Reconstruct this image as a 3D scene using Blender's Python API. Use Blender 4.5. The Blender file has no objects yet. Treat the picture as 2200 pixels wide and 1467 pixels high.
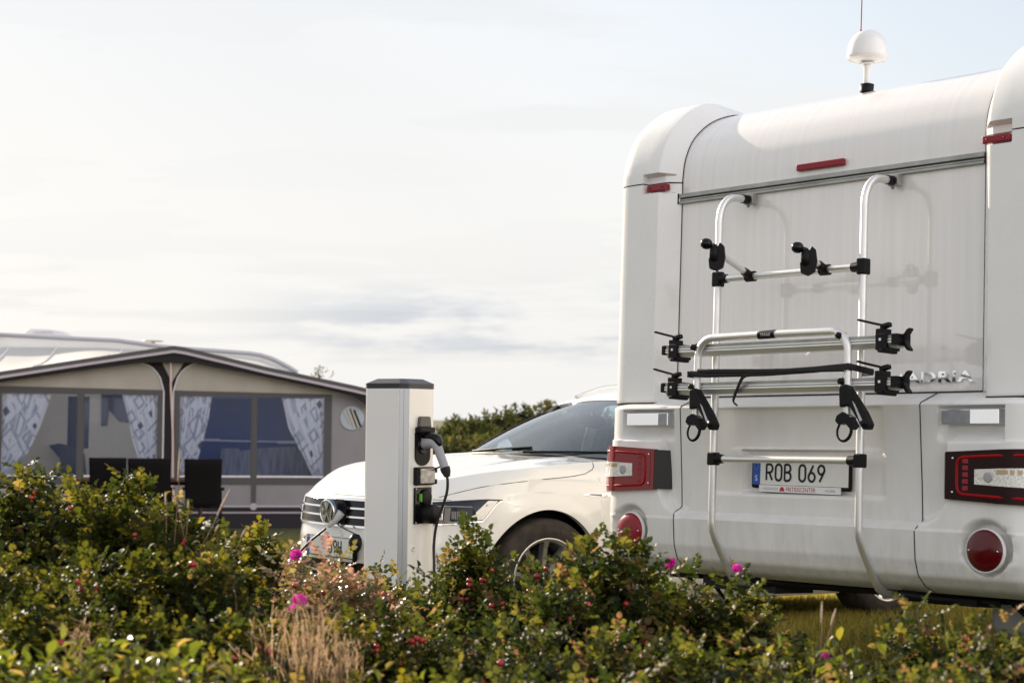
import bpy, math, random
import numpy as np
from mathutils import Vector, Matrix
random.seed(7); RNG = np.random.default_rng(11)
PI = math.pi
SC = bpy.context.scene
COL = SC.collection
# ------------------------------------------------------------------ helpers
def lerp(a, b, t): return a + (b - a) * t
def sst(a, b, x):
    t = min(1.0, max(0.0, (x - a) / (b - a))) if a != b else float(x > a)
    return t * t * (3 - 2 * t)
def interp(x, xs, ys):
    return float(np.interp(x, xs, ys))
def smooth_curve(pts, n=40):
    """Catmull-Rom through points (any dimension)"""
    P = [np.array(p, float) for p in pts]
    P = [2 * P[0] - P[1]] + P + [2 * P[-1] - P[-2]]
    out = []; m = len(P) - 3
    for i in range(n + 1):
        u = i / n * m; k = min(int(u), m - 1); t = u - k
        a, b, c, d = P[k:k + 4]
        out.append(0.5 * ((2 * b) + (-a + c) * t + (2 * a - 5 * b + 4 * c - d) * t * t + (-a + 3 * b - 3 * c + d) * t ** 3))
    return out

class MB:
    def __init__(s): s.v = []; s.f = []; s.m = []; s.sm = []
    def add(s, vs, fs, mi=0, smooth=False):
        o = len(s.v); s.v += [tuple(float(c) for c in v) for v in vs]
        for f in fs: s.f.append(tuple(i + o for i in f)); s.m.append(mi); s.sm.append(smooth)
        return s
    def box(s, a, b, mi=0, M=None):
        x0, y0, z0 = a; x1, y1, z1 = b
        vs = [(x0,y0,z0),(x1,y0,z0),(x1,y1,z0),(x0,y1,z0),(x0,y0,z1),(x1,y0,z1),(x1,y1,z1),(x0,y1,z1)]
        if M is not None: vs = [tuple(M @ Vector(v)) for v in vs]
        return s.add(vs, [(0,3,2,1),(4,5,6,7),(0,1,5,4),(1,2,6,5),(2,3,7,6),(3,0,4,7)], mi)
    def tube(s, pts, r, n=10, mi=0, cap=True, smooth=True, flat=None):
        P = [Vector(p) for p in pts]; k = len(P)
        rs = r if isinstance(r, (list, tuple, np.ndarray)) else [r] * k
        T = []
        for i in range(k):
            t = (P[min(i+1,k-1)] - P[max(i-1,0)]); T.append(t.normalized() if t.length > 1e-9 else Vector((0,0,1)))
        up = Vector((0,0,1)) if abs(T[0].z) < .9 else Vector((1,0,0))
        N = (up - T[0] * up.dot(T[0])).normalized(); vs = []
        for i in range(k):
            N = (N - T[i] * N.dot(T[i])); N = N.normalized() if N.length > 1e-6 else Vector((1,0,0))
            B = T[i].cross(N)
            fa, fb = flat if flat else (1, 1)
            for j in range(n):
                a = 2 * PI * j / n
                vs.append(P[i] + (N * math.cos(a) * fa + B * math.sin(a) * fb) * rs[i])
        fs = [(i*n+j, i*n+(j+1)%n, (i+1)*n+(j+1)%n, (i+1)*n+j) for i in range(k-1) for j in range(n)]
        s.add(vs, fs, mi, smooth)
        if cap:
            s.add(vs[:n], [tuple(range(n))[::-1]], mi); s.add(vs[-n:], [tuple(range(n))], mi)
        return s
    def lathe(s, prof, c=(0,0,0), axis=(0,0,1), n=24, mi=0, smooth=True, squash=1.0, cap=True):
        A = Vector(axis).normalized(); U = (Vector((0,0,1)) if abs(A.z) < .9 else Vector((1,0,0)))
        U = (U - A * U.dot(A)).normalized(); W = A.cross(U); c = Vector(c); vs = []
        for (r, h) in prof:
            for j in range(n):
                a = 2*PI*j/n; vs.append(c + A*h + (U*math.cos(a) + W*math.sin(a)*squash) * r)
        fs = [(i*n+j, i*n+(j+1)%n, (i+1)*n+(j+1)%n, (i+1)*n+j) for i in range(len(prof)-1) for j in range(n)]
        s.add(vs, fs, mi, smooth)
        if cap and prof[0][0] > 1e-6: s.add(vs[:n], [tuple(range(n))[::-1]], mi)
        if cap and prof[-1][0] > 1e-6: s.add(vs[-n:], [tuple(range(n))], mi)
        return s
    def grid(s, fn, nu, nv, mi=0, smooth=True, flip=False):
        vs = [fn(i/nu, j/nv) for i in range(nu+1) for j in range(nv+1)]
        w = nv+1
        fs = [(i*w+j, (i+1)*w+j, (i+1)*w+j+1, i*w+j+1) for i in range(nu) for j in range(nv)]
        if flip: fs = [f[::-1] for f in fs]
        return s.add(vs, fs, mi, smooth)
    def prism(s, poly, y0, y1, M=None, mi=0, plane='xz'):
        """polygon in a plane, extruded along the third axis"""
        def P(a, b, h):
            v = (a, h, b) if plane == 'xz' else ((a, b, h) if plane == 'xy' else (h, a, b))
            return tuple(M @ Vector(v)) if M is not None else v
        n = len(poly)
        vs = [P(a, b, y0) for a, b in poly] + [P(a, b, y1) for a, b in poly]
        fs = [tuple(range(n))[::-1], tuple(range(n, 2*n))] + [(i, (i+1) % n, n+(i+1) % n, n+i) for i in range(n)]
        return s.add(vs, fs, mi)
    def build(s, name, mats, parent=None, bevel=0, seg=2, label=None, sub=0, solid=0, loc=None):
        me = bpy.data.meshes.new(name); me.from_pydata(s.v, [], s.f)
        for m in (mats if isinstance(mats, (list, tuple)) else [mats]): me.materials.append(m)
        me.polygons.foreach_set('material_index', s.m); me.polygons.foreach_set('use_smooth', s.sm)
        me.update()
        o = bpy.data.objects.new(name, me); COL.objects.link(o)
        if parent is not None: o.parent = parent
        if label: o['label'] = label
        if loc is not None: o.location = loc
        if solid:
            md = o.modifiers.new('s', 'SOLIDIFY'); md.thickness = solid; md.offset = -1
        if bevel:
            md = o.modifiers.new('b', 'BEVEL'); md.width = bevel; md.segments = seg; md.limit_method = 'ANGLE'; md.angle_limit = math.radians(35); md.harden_normals = False
        if sub:
            md = o.modifiers.new('u', 'SUBSURF'); md.levels = sub; md.render_levels = sub
        return o
def empty(name, label, cat, M=None, loc=None, rz=0, group=None):
    o = bpy.data.objects.new(name, None); COL.objects.link(o); o.empty_display_size = .2
    if M is not None: o.matrix_world = M
    elif loc is not None: o.location = loc; o.rotation_euler = (0, 0, rz)
    o['label'] = label; o['category'] = cat
    if group: o['group'] = group
    return o
def tag(o, label, cat, group=None, kind=None):
    if label: o['label'] = label
    if cat: o['category'] = cat
    if group: o['group'] = group
    if kind: o['kind'] = kind
    return o
_tc = {}
def text_geo(txt, size, extrude=0.0, offset=0.0, sx=1.0, spacing=1.0, res=3):
    """a line of lettering as mesh data in its own xy plane, centred at x=0, baseline y=0"""
    cu = bpy.data.curves.new('t', 'FONT'); cu.body = txt; cu.size = size; cu.extrude = extrude; cu.offset = offset
    cu.align_x = 'CENTER'; cu.space_character = spacing; cu.resolution_u = res
    ob = bpy.data.objects.new('t', cu); COL.objects.link(ob)
    dg = bpy.context.evaluated_depsgraph_get(); me = bpy.data.meshes.new_from_object(ob.evaluated_get(dg))
    vs = [(v.co.x * sx, v.co.y, v.co.z) for v in me.vertices]; fs = [tuple(p.vertices) for p in me.polygons]
    bpy.data.objects.remove(ob); bpy.data.curves.remove(cu); bpy.data.meshes.remove(me)
    return vs, fs
def place(vs, o, ux, uy, un):
    o, ux, uy, un = map(Vector, (o, ux, uy, un))
    return [tuple(o + ux*v[0] + uy*v[1] + un*v[2]) for v in vs]
def arc(cx, cy, rx, ry, a0, a1, n=12):
    return [(cx + rx*math.cos(math.radians(a0 + (a1-a0)*i/n)), cy + ry*math.sin(math.radians(a0 + (a1-a0)*i/n))) for i in range(n+1)]
# stroke glyphs in a 0..0.56 x 0..1 cell, number-plate lettering
GL = {
 'R': [[(0,0),(0,1)], [(0,1),(.26,1)] + arc(.26,.74,.26,.26,90,-90) + [(0,.48)], [(.26,.48),(.5,0)]],
 'O': [arc(.26,.74,.26,.26,0,180) + arc(.26,.26,.26,.26,180,360) + [(.52,.74)]],
 '0': [arc(.26,.74,.26,.26,0,180) + arc(.26,.26,.26,.26,180,360) + [(.52,.74)]],
 'B': [[(0,0),(0,1)], [(0,1),(.25,1)] + arc(.25,.76,.24,.24,90,-90) + [(0,.52)], [(.25,.52)] + arc(.26,.26,.26,.26,90,-90) + [(0,0)]],
 '6': [arc(.26,.27,.26,.27,0,360,24), [(.03,.38),(.38,1)]],
 '9': [arc(.26,.73,.26,.27,0,360,24), [(.49,.62),(.14,0)]],
 'H': [[(0,0),(0,1)], [(.5,0),(.5,1)], [(0,.5),(.5,.5)]],
 '3': [arc(.24,.76,.24,.24,150,-90) , arc(.24,.26,.26,.26,90,-150)],
 'S': [arc(.26,.75,.24,.24,30,270) + arc(.26,.26,.24,.25,90,-150)],
}
def glyphs(mb, txt, h, w, fn, mi=0, gap=.30, depth=.001, xs=1.0):
    """fn(x,y,d) -> 3D; strokes of width w"""
    x = 0; adv = {' ': .36}
    for ch in txt:
        if ch == ' ': x += adv[' '] * h; continue
        for st in GL[ch]:
            P = [np.array((x + p[0]*h*xs, p[1]*h*(1 - w/h) + w/2)) for p in st]
            L = []; R = []
            closed = np.linalg.norm(P[0]-P[-1]) < 1e-5
            for i in range(len(P)):
                a = P[i-1] if i > 0 else (P[-2] if closed else P[i]); b = P[i+1] if i < len(P)-1 else (P[1] if closed else P[i])
                d = b - a; d /= np.linalg.norm(d) + 1e-9; n = np.array((-d[1], d[0])) * w / 2
                e = np.zeros(2)
                L.append(P[i] + n + e); R.append(P[i] - n + e)
            vs = [fn(*l, depth) for l in L] + [fn(*r, depth) for r in R]; k = len(P)
            mb.add(vs, [(i, i+1, k+i+1, k+i) for i in range(k-1)], mi)
        x += (.52*xs + gap) * h
    return x
# ------------------------------------------------------------------ materials
MT = {}
def nodes(name):
    m = bpy.data.materials.new(name); m.use_nodes = True
    nt = m.node_tree; b = nt.nodes['Principled BSDF']; MT[name] = m
    return m, nt, b
def mat(name, col, rough=.5, metal=0, coat=0, spec=.5, var=0, vscale=8, bump=0, bscale=60, stretch=(1,1,1), trans=0, ior=1.45, coatr=.03, var_col=None, detail=4):
    m, nt, b = nodes(name)
    b.inputs['Base Color'].default_value = (*col, 1); b.inputs['Roughness'].default_value = rough
    b.inputs['Metallic'].default_value = metal; b.inputs['Coat Weight'].default_value = coat; b.inputs['Coat Roughness'].default_value = coatr
    b.inputs['Specular IOR Level'].default_value = spec; b.inputs['Transmission Weight'].default_value = trans; b.inputs['IOR'].default_value = ior
    if var or bump:
        tc = nt.nodes.new('ShaderNodeTexCoord'); mp = nt.nodes.new('ShaderNodeMapping'); mp.inputs['Scale'].default_value = stretch
        nt.links.new(tc.outputs['Object'], mp.inputs['Vector'])
    if var:
        n = nt.nodes.new('ShaderNodeTexNoise'); n.inputs['Scale'].default_value = vscale; n.inputs['Detail'].default_value = detail
        nt.links.new(mp.outputs[0], n.inputs['Vector'])
        r = nt.nodes.new('ShaderNodeMapRange'); r.inputs['From Min'].default_value = .35; r.inputs['From Max'].default_value = .7
        nt.links.new(n.outputs['Fac'], r.inputs['Value'])
        mx = nt.nodes.new('ShaderNodeMix'); mx.data_type = 'RGBA'
        c2 = var_col if var_col else tuple(c * (1 - var) for c in col)
        mx.inputs['A'].default_value = (*col, 1); mx.inputs['B'].default_value = (*c2, 1)
        nt.links.new(r.outputs[0], mx.inputs['Factor']); nt.links.new(mx.outputs['Result'], b.inputs['Base Color'])
        r2 = nt.nodes.new('ShaderNodeMapRange'); r2.inputs['To Min'].default_value = rough; r2.inputs['To Max'].default_value = min(1, rough * 1.5 + .03)
        nt.links.new(n.outputs['Fac'], r2.inputs['Value']); nt.links.new(r2.outputs[0], b.inputs['Roughness'])
    if bump:
        n2 = nt.nodes.new('ShaderNodeTexNoise'); n2.inputs['Scale'].default_value = bscale; n2.inputs['Detail'].default_value = 5
        nt.links.new(mp.outputs[0], n2.inputs['Vector'])
        bp = nt.nodes.new('ShaderNodeBump'); bp.inputs['Strength'].default_value = bump; bp.inputs['Distance'].default_value = .01
        nt.links.new(n2.outputs['Fac'], bp.inputs['Height']); nt.links.new(bp.outputs[0], b.inputs['Normal'])
    return m
mat('gelcoat', (.80,.775,.76), .3, coat=1, coatr=.025, var=.05, vscale=4, stretch=(9,.3,.3), var_col=(.745,.715,.70), detail=3)
MT['gelcoat'].node_tree.nodes['Principled BSDF'].inputs['Coat IOR'].default_value = 1.75
mat('gelcoat_plain', (.80,.79,.775), .2, coat=.6, coatr=.03, var=.05, vscale=5)
mat('bumper_paint', (.78,.77,.755), .28, coat=.5, coatr=.05, var=.12, vscale=9, stretch=(1,1,.5), var_col=(.72,.705,.685), bump=.02, bscale=250)
mat('car_paint', (.71,.705,.69), .25, coat=1, coatr=.015)
# road grime on the lower bodywork
m_ = MT['bumper_paint']; nt_ = m_.node_tree; b_ = nt_.nodes['Principled BSDF']; src_ = b_.inputs['Base Color'].links[0].from_socket
tc_ = nt_.nodes.new('ShaderNodeTexCoord'); sp_ = nt_.nodes.new('ShaderNodeSeparateXYZ'); nt_.links.new(tc_.outputs['Object'], sp_.inputs[0])
mr_ = nt_.nodes.new('ShaderNodeMapRange'); mr_.inputs['From Min'].default_value = .95; mr_.inputs['From Max'].default_value = .53; nt_.links.new(sp_.outputs['Z'], mr_.inputs['Value'])
ns_ = nt_.nodes.new('ShaderNodeTexNoise'); mq_ = nt_.nodes.new('ShaderNodeMapping'); mq_.inputs['Scale'].default_value = (26,26,5); nt_.links.new(tc_.outputs['Object'], mq_.inputs[0]); ns_.inputs['Scale'].default_value = 1; ns_.inputs['Detail'].default_value = 9; ns_.inputs['Roughness'].default_value = .7; nt_.links.new(mq_.outputs[0], ns_.inputs[0])
m2_ = nt_.nodes.new('ShaderNodeMapRange'); m2_.inputs['From Min'].default_value = .42; m2_.inputs['From Max'].default_value = .75; m2_.inputs['To Max'].default_value = .5; nt_.links.new(ns_.outputs['Fac'], m2_.inputs['Value'])
mu_ = nt_.nodes.new('ShaderNodeMath'); mu_.operation = 'MULTIPLY'; nt_.links.new(mr_.outputs[0], mu_.inputs[0]); nt_.links.new(m2_.outputs[0], mu_.inputs[1])
mm_ = nt_.nodes.new('ShaderNodeMix'); mm_.data_type = 'RGBA'; mm_.inputs['B'].default_value = (.42,.40,.35,1); nt_.links.new(mu_.outputs[0], mm_.inputs['Factor']); nt_.links.new(src_, mm_.inputs['A']); nt_.links.new(mm_.outputs['Result'], b_.inputs['Base Color'])
mat('black_plastic', (.007,.006,.007), .45, spec=.2, bump=.05, bscale=200)
mat('black_gloss', (.005,.004,.005), .2, spec=.3)
mat('rubber', (.020,.018,.017), .75, var=.5, vscale=20, var_col=(.05,.038,.03), bump=.3, bscale=120)
mat('chrome', (.82,.82,.83), .07, metal=1)
mat('alloy', (.62,.61,.60), .28, metal=.85)
mat('aluminium', (.80,.79,.78), .33, metal=.85, var=.06, vscale=6)
mat('aluminium_dull', (.42,.42,.40), .42, metal=.7, var=.2, vscale=14)
mat('seam', (.035,.03,.028), .8)
mat('red_dark', (.20,.003,.005), .15, coat=.35, coatr=.03, spec=.3)
mat('red_bright', (.27,.002,.004), .3, spec=.2)
mat('red_marker', (.24,.005,.016), .3, coat=.2, spec=.3, bump=.15, bscale=400)
mat('lamp_shaded', (.016,.0015,.002), .18, coat=.06, coatr=.02, spec=.12)
mat('clear_ribbed', (.66,.64,.61), .22, metal=.6, coat=.5, bump=.5, bscale=420, stretch=(1,1,.15))
mat('amber', (.55,.25,.05), .2, coat=1)
mat('plate_white', (.76,.76,.73), .35, coat=.3, var=.05, vscale=30)
mat('plate_blue', (.010,.085,.42), .35)
mat('ink', (.012,.010,.014), .5)
mat('ink_red', (.45,.02,.04), .5)
mat('ink_grey', (.35,.34,.34), .5)
mat('white_ink', (.8,.8,.8), .5)
mat('underbody', (.016,.015,.014), .85)
mat('grey_plastic', (.50,.50,.53), .45)
mat('glass_dark', (.010,.013,.018), .03, coat=1, coatr=.005, ior=1.5)
# ------------------------------------------------------------------ camera, sky, sun
CZ = 1.21; FPX = 3700.0
bt = math.atan((900 - 733.5) / FPX); rr = .009
F = Vector((0, math.cos(bt), math.sin(bt))); R0 = Vector((1,0,0)); U0 = Vector((0, -math.sin(bt), math.cos(bt)))
RX = R0*math.cos(rr) + U0*math.sin(rr); UX = -R0*math.sin(rr) + U0*math.cos(rr)
cam = bpy.data.cameras.new('camera'); co = bpy.data.objects.new('camera', cam); COL.objects.link(co)
cam.sensor_width = 36; cam.lens = FPX / 2200 * 36; cam.clip_end = 3000; cam.clip_start = .05
Mx = Matrix((( RX.x, UX.x, -F.x, 0), (RX.y, UX.y, -F.y, 0), (RX.z, UX.z, -F.z, CZ), (0,0,0,1)))
co.matrix_world = Mx; SC.camera = co
cam.dof.use_dof = True; cam.dof.focus_distance = 7.9; cam.dof.aperture_fstop = 4.4; cam.dof.aperture_blades = 0
def ray(x, y): return RX*((x-1100)/FPX) + UX*((733.5-y)/FPX) + F
def at(x, y, Y):
    d = ray(x, y); return Vector((0,0,CZ)) + d * (Y / d.y)

SUN_DIR = Vector((-.58, .815, 0)).normalized(); EL = math.radians(22)
S = Vector((SUN_DIR.x*math.cos(EL), SUN_DIR.y*math.cos(EL), math.sin(EL)))
sl = bpy.data.lights.new('sun', 'SUN'); sl.energy = 5.0; sl.angle = math.radians(.6); sl.color = (1, .86, .68)
so = bpy.data.objects.new('sun', sl); COL.objects.link(so); so.rotation_euler = S.to_track_quat('Z', 'Y').to_euler(); so.location = (-20, 20, 20)
w = bpy.data.worlds.new('World'); SC.world = w; w.use_nodes = True; nt = w.node_tree
for n in list(nt.nodes): nt.nodes.remove(n)
out = nt.nodes.new('ShaderNodeOutputWorld'); bg = nt.nodes.new('ShaderNodeBackground'); sky = nt.nodes.new('ShaderNodeTexSky')
sky.sky_type = 'NISHITA'; sky.sun_disc = False; sky.sun_elevation = EL; sky.sun_rotation = math.atan2(S.x, S.y)
sky.air_density = 1.0; sky.dust_density = 2.0; sky.ozone_density = 1.0
tc = nt.nodes.new('ShaderNodeTexCoord')
sep = nt.nodes.new('ShaderNodeSeparateXYZ'); nt.links.new(tc.outputs['Generated'], sep.inputs[0])
# thin high haze and cloud: direction projected on a cloud layer, so streaks flatten toward the horizon
add = nt.nodes.new('ShaderNodeMath'); add.operation = 'ADD'; add.inputs[1].default_value = .06; nt.links.new(sep.outputs['Z'], add.inputs[0])
mxz = nt.nodes.new('ShaderNodeMath'); mxz.operation = 'MAXIMUM'; mxz.inputs[1].default_value = .03; nt.links.new(add.outputs[0], mxz.inputs[0])
dv = nt.nodes.new('ShaderNodeVectorMath'); dv.operation = 'DIVIDE'; nt.links.new(tc.outputs['Generated'], dv.inputs[0])
cmb = nt.nodes.new('ShaderNodeCombineXYZ')
for i in range(3): nt.links.new(mxz.outputs[0], cmb.inputs[i])
nt.links.new(cmb.outputs[0], dv.inputs[1])
mp = nt.nodes.new('ShaderNodeMapping'); mp.inputs['Scale'].default_value = (.55, .8, 0); mp.inputs['Location'].default_value = (3.3, 1.7, 0); nt.links.new(dv.outputs[0], mp.inputs[0])
n1 = nt.nodes.new('ShaderNodeTexNoise'); n1.inputs['Scale'].default_value = 1.1; n1.inputs['Detail'].default_value = 8; n1.inputs['Roughness'].default_value = .55; nt.links.new(mp.outputs[0], n1.inputs['Vector'])
def mr(src, a, b, c, d):
    r = nt.nodes.new('ShaderNodeMapRange'); r.inputs['From Min'].default_value = a; r.inputs['From Max'].default_value = b
    r.inputs['To Min'].default_value = c; r.inputs['To Max'].default_value = d; r.interpolation_type = 'SMOOTHSTEP'; nt.links.new(src, r.inputs['Value']); return r.outputs[0]
def mth(op, a, b=None):
    m_ = nt.nodes.new('ShaderNodeMath'); m_.operation = op
    for i, v in enumerate((a, b)):
        if v is None: continue
        if isinstance(v, (int, float)): m_.inputs[i].default_value = v
        else: nt.links.new(v, m_.inputs[i])
    return m_.outputs[0]
# veil: brightest around the sun side, thinning overhead and away
dt = nt.nodes.new('ShaderNodeVectorMath'); dt.operation = 'DOT_PRODUCT'; nt.links.new(tc.outputs['Generated'], dt.inputs[0]); dt.inputs[1].default_value = tuple(S)
glow = mr(dt.outputs['Value'], -.2, 1.0, 0, 1)
low = mr(sep.outputs['Z'], .02, .42, 1, 0)
sep2 = nt.nodes.new('ShaderNodeVectorMath'); sep2.operation = 'DOT_PRODUCT'; nt.links.new(tc.outputs['Generated'], sep2.inputs[0]); sep2.inputs[1].default_value = (-.8, .0, -1.0)
# clear-air side of the sky: high and to the right of the view
clear = mr(sep2.outputs['Value'], -.08, -.46, 0, 1)
fac = mth('SUBTRACT', .97, mth('MULTIPLY', clear, .40))
fac = mth('MINIMUM', mth('ADD', fac, mr(n1.outputs['Fac'], .52, .66, 0, .3)), .98)
br = mr(dt.outputs['Value'], .80, 1.0, 5.45, 5.5)
back = mr(dt.outputs['Value'], .25, -.6, 0, 3.6)
# bright fill patch added to the unseen sky behind the camera's right shoulder
opp = nt.nodes.new('ShaderNodeVectorMath'); opp.operation = 'DOT_PRODUCT'; nt.links.new(tc.outputs['Generated'], opp.inputs[0]); opp.inputs[1].default_value = (.83, -.53, .17)
back = mth('ADD', back, mth('MULTIPLY', mr(opp.outputs['Value'], .55, 1.0, 0, 14.0), mr(n1.outputs['Fac'], .35, .55, .6, 1)))
streak = mth('MULTIPLY', mr(n1.outputs['Fac'], .45, .60, 0, 1), mth('MULTIPLY', mr(sep.outputs['Z'], .022, .04, 0, 1), mr(sep.outputs['Z'], .06, .115, 1, 0)))
br = mth('MULTIPLY', br, mth('SUBTRACT', 1.0, mth('MULTIPLY', streak, .05)))
# one soft cloud bank low down, blue-grey underneath
mpc = nt.nodes.new('ShaderNodeMapping'); mpc.inputs['Scale'].default_value = (7, 7, 42); mpc.inputs['Location'].default_value = (.4, 0, 2.1); nt.links.new(tc.outputs['Generated'], mpc.inputs[0])
nc = nt.nodes.new('ShaderNodeTexNoise'); nc.inputs['Scale'].default_value = 1.0; nc.inputs['Detail'].default_value = 7; nc.inputs['Roughness'].default_value = .6; nt.links.new(mpc.outputs[0], nc.inputs['Vector'])
bank = mth('MULTIPLY', mth('MULTIPLY', mr(sep.outputs['Z'], .026, .046, 0, 1), mr(sep.outputs['Z'], .058, .088, 1, 0)), mth('MULTIPLY', mr(sep.outputs['X'], -.19, -.06, 0, 1), mr(sep.outputs['X'], .1, .4, 1, .3)))
bank = mth('MULTIPLY', bank, mr(nc.outputs['Fac'], .43, .57, 0, 1))
bmix = nt.nodes.new('ShaderNodeMix'); bmix.data_type = 'RGBA'; hiz = nt.nodes.new('ShaderNodeMix'); hiz.data_type = 'RGBA'; hiz.inputs['A'].default_value = (.995, .988, .975, 1); hiz.inputs['B'].default_value = (.93, .955, .985, 1); nt.links.new(mr(sep.outputs['Z'], .09, .28, 0, 1), hiz.inputs['Factor']); nt.links.new(hiz.outputs['Result'], bmix.inputs['A']); bmix.inputs['B'].default_value = (.72, .76, .82, 1); nt.links.new(bank, bmix.inputs['Factor'])
vc = nt.nodes.new('ShaderNodeVectorMath'); vc.operation = 'SCALE'; nt.links.new(bmix.outputs['Result'], vc.inputs[0]); nt.links.new(br, vc.inputs['Scale'])
vb = nt.nodes.new('ShaderNodeVectorMath'); vb.operation = 'SCALE'; vb.inputs[0].default_value = (1.0, .90, .84); nt.links.new(back, vb.inputs['Scale'])
va_ = nt.nodes.new('ShaderNodeVectorMath'); va_.operation = 'ADD'; nt.links.new(vc.outputs[0], va_.inputs[0]); nt.links.new(vb.outputs[0], va_.inputs[1])
mx = nt.nodes.new('ShaderNodeMix'); mx.data_type = 'RGBA'; nt.links.new(fac, mx.inputs['Factor']); nt.links.new(sky.outputs[0], mx.inputs['A']); nt.links.new(va_.outputs[0], mx.inputs['B'])
bg.inputs['Strength'].default_value = .10
nt.links.new(mx.outputs['Result'], bg.inputs['Color']); nt.links.new(bg.outputs[0], out.inputs[0])
SC.view_settings.view_transform = 'Standard'; SC.view_settings.look = 'None'; SC.view_settings.exposure = .76; SC.view_settings.gamma = 1
SC.render.engine = 'CYCLES'; SC.cycles.max_bounces = 10; SC.cycles.transparent_max_bounces = 16; SC.cycles.sample_clamp_indirect = 8
try: SC.cycles.use_denoising = True
except Exception: pass
# ------------------------------------------------------------------ ground
def gz(x, y): return -.35 * sst(9.6, 19, y)
m, nt, b = nodes('lawn'); tc = nt.nodes.new('ShaderNodeTexCoord')
n = nt.nodes.new('ShaderNodeTexNoise'); n.inputs['Scale'].default_value = 1.3; n.inputs['Detail'].default_value = 8; nt.links.new(tc.outputs['Object'], n.inputs[0])
cr = nt.nodes.new('ShaderNodeValToRGB'); cr.color_ramp.elements[0].color = (.035,.045,.012,1); cr.color_ramp.elements[1].color = (.11,.10,.030,1); cr.color_ramp.elements[0].position = .35; cr.color_ramp.elements[1].position = .7
nt.links.new(n.outputs['Fac'], cr.inputs[0]); nt.links.new(cr.outputs[0], b.inputs['Base Color']); b.inputs['Roughness'].default_value = .95
n2 = nt.nodes.new('ShaderNodeTexNoise'); n2.inputs['Scale'].default_value = 90; n2.inputs['Detail'].default_value = 4; nt.links.new(tc.outputs['Object'], n2.inputs[0])
bp = nt.nodes.new('ShaderNodeBump'); bp.inputs['Strength'].default_value = .8; bp.inputs['Distance'].default_value = .03; nt.links.new(n2.outputs['Fac'], bp.inputs['Height']); nt.links.new(bp.outputs[0], b.inputs['Normal'])
g = MB(); xs = [-900,-200,-60,-20,-10,-5,0,5,10,20,60,200,900]; ys = [-200,-40,-10,0,5,8,9.5]+[9.5+.6*i for i in range(1,18)]+[30,40,60,120,300,1500]
vs = [(x, y, gz(x, y)) for x in xs for y in ys]; k = len(ys)
g.add(vs, [(i*k+j, (i+1)*k+j, (i+1)*k+j+1, i*k+j+1) for i in range(len(xs)-1) for j in range(k-1)], 0, True)
o = g.build('ground', MT['lawn']); o['kind'] = 'structure'
# lawn blades where the lawn can be seen
def blade_field(name, regions, label, hmin=.03, hmax=.07):
    V = []; Fc = []; A = []
    for (x0, x1, y0, y1, n) in regions:
        X = RNG.uniform(x0, x1, n); Y = RNG.uniform(y0, y1, n); H = RNG.uniform(hmin, hmax, n); a = RNG.uniform(0, 2*PI, n); W = .0035
        Z = np.array([gz(p, q) for p, q in zip(X, Y)]) - .003
        lx = RNG.normal(0, .02, n); ly = RNG.normal(0, .02, n); c, s_ = np.cos(a)*W, np.sin(a)*W
        v = np.stack([np.stack([X-c, Y-s_, Z],1), np.stack([X+c, Y+s_, Z],1), np.stack([X+lx, Y+ly, Z+H],1)], 1)
        V.append(v.reshape(-1,3)); A.append(np.repeat(RNG.uniform(0,1,n), 3))
    V = np.concatenate(V); A = np.concatenate(A); nt_ = len(V)//3
    return np_mesh(name, V, np.arange(len(V)).reshape(-1,3), MT['grass_blade'], A)
def np_mesh(name, V, Fa, mats, attr=None, parent=None, smooth=False, mi=None):
    """Fa: list of arrays (n,k) of same-k faces"""
    if not isinstance(Fa, (list, tuple)): Fa = [Fa]
    me = bpy.data.meshes.new(name); me.vertices.add(len(V)); me.vertices.foreach_set('co', np.ascontiguousarray(V, dtype=np.float32).ravel())
    tot = sum(f.size for f in Fa); cnt = sum(len(f) for f in Fa)
    me.loops.add(tot); me.loops.foreach_set('vertex_index', np.concatenate([f.ravel() for f in Fa]).astype(np.int32))
    me.polygons.add(cnt); sizes = np.concatenate([np.full(len(f), f.shape[1]) for f in Fa]); st = np.concatenate([[0], np.cumsum(sizes)[:-1]])
    me.polygons.foreach_set('loop_start', st.astype(np.int32)); me.polygons.foreach_set('loop_total', sizes.astype(np.int32))
    if smooth: me.polygons.foreach_set('use_smooth', np.ones(cnt, bool))
    for m_ in (mats if isinstance(mats, (list, tuple)) else [mats]): me.materials.append(m_)
    if mi is not None: me.polygons.foreach_set('material_index', mi.astype(np.int32))
    if attr is not None:
        at_ = me.attributes.new('v', 'FLOAT', 'POINT'); at_.data.foreach_set('value', attr.astype(np.float32))
    me.update(calc_edges=True); me.validate()
    o = bpy.data.objects.new(name, me); COL.objects.link(o)
    if parent is not None: o.parent = parent
    return o
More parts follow.
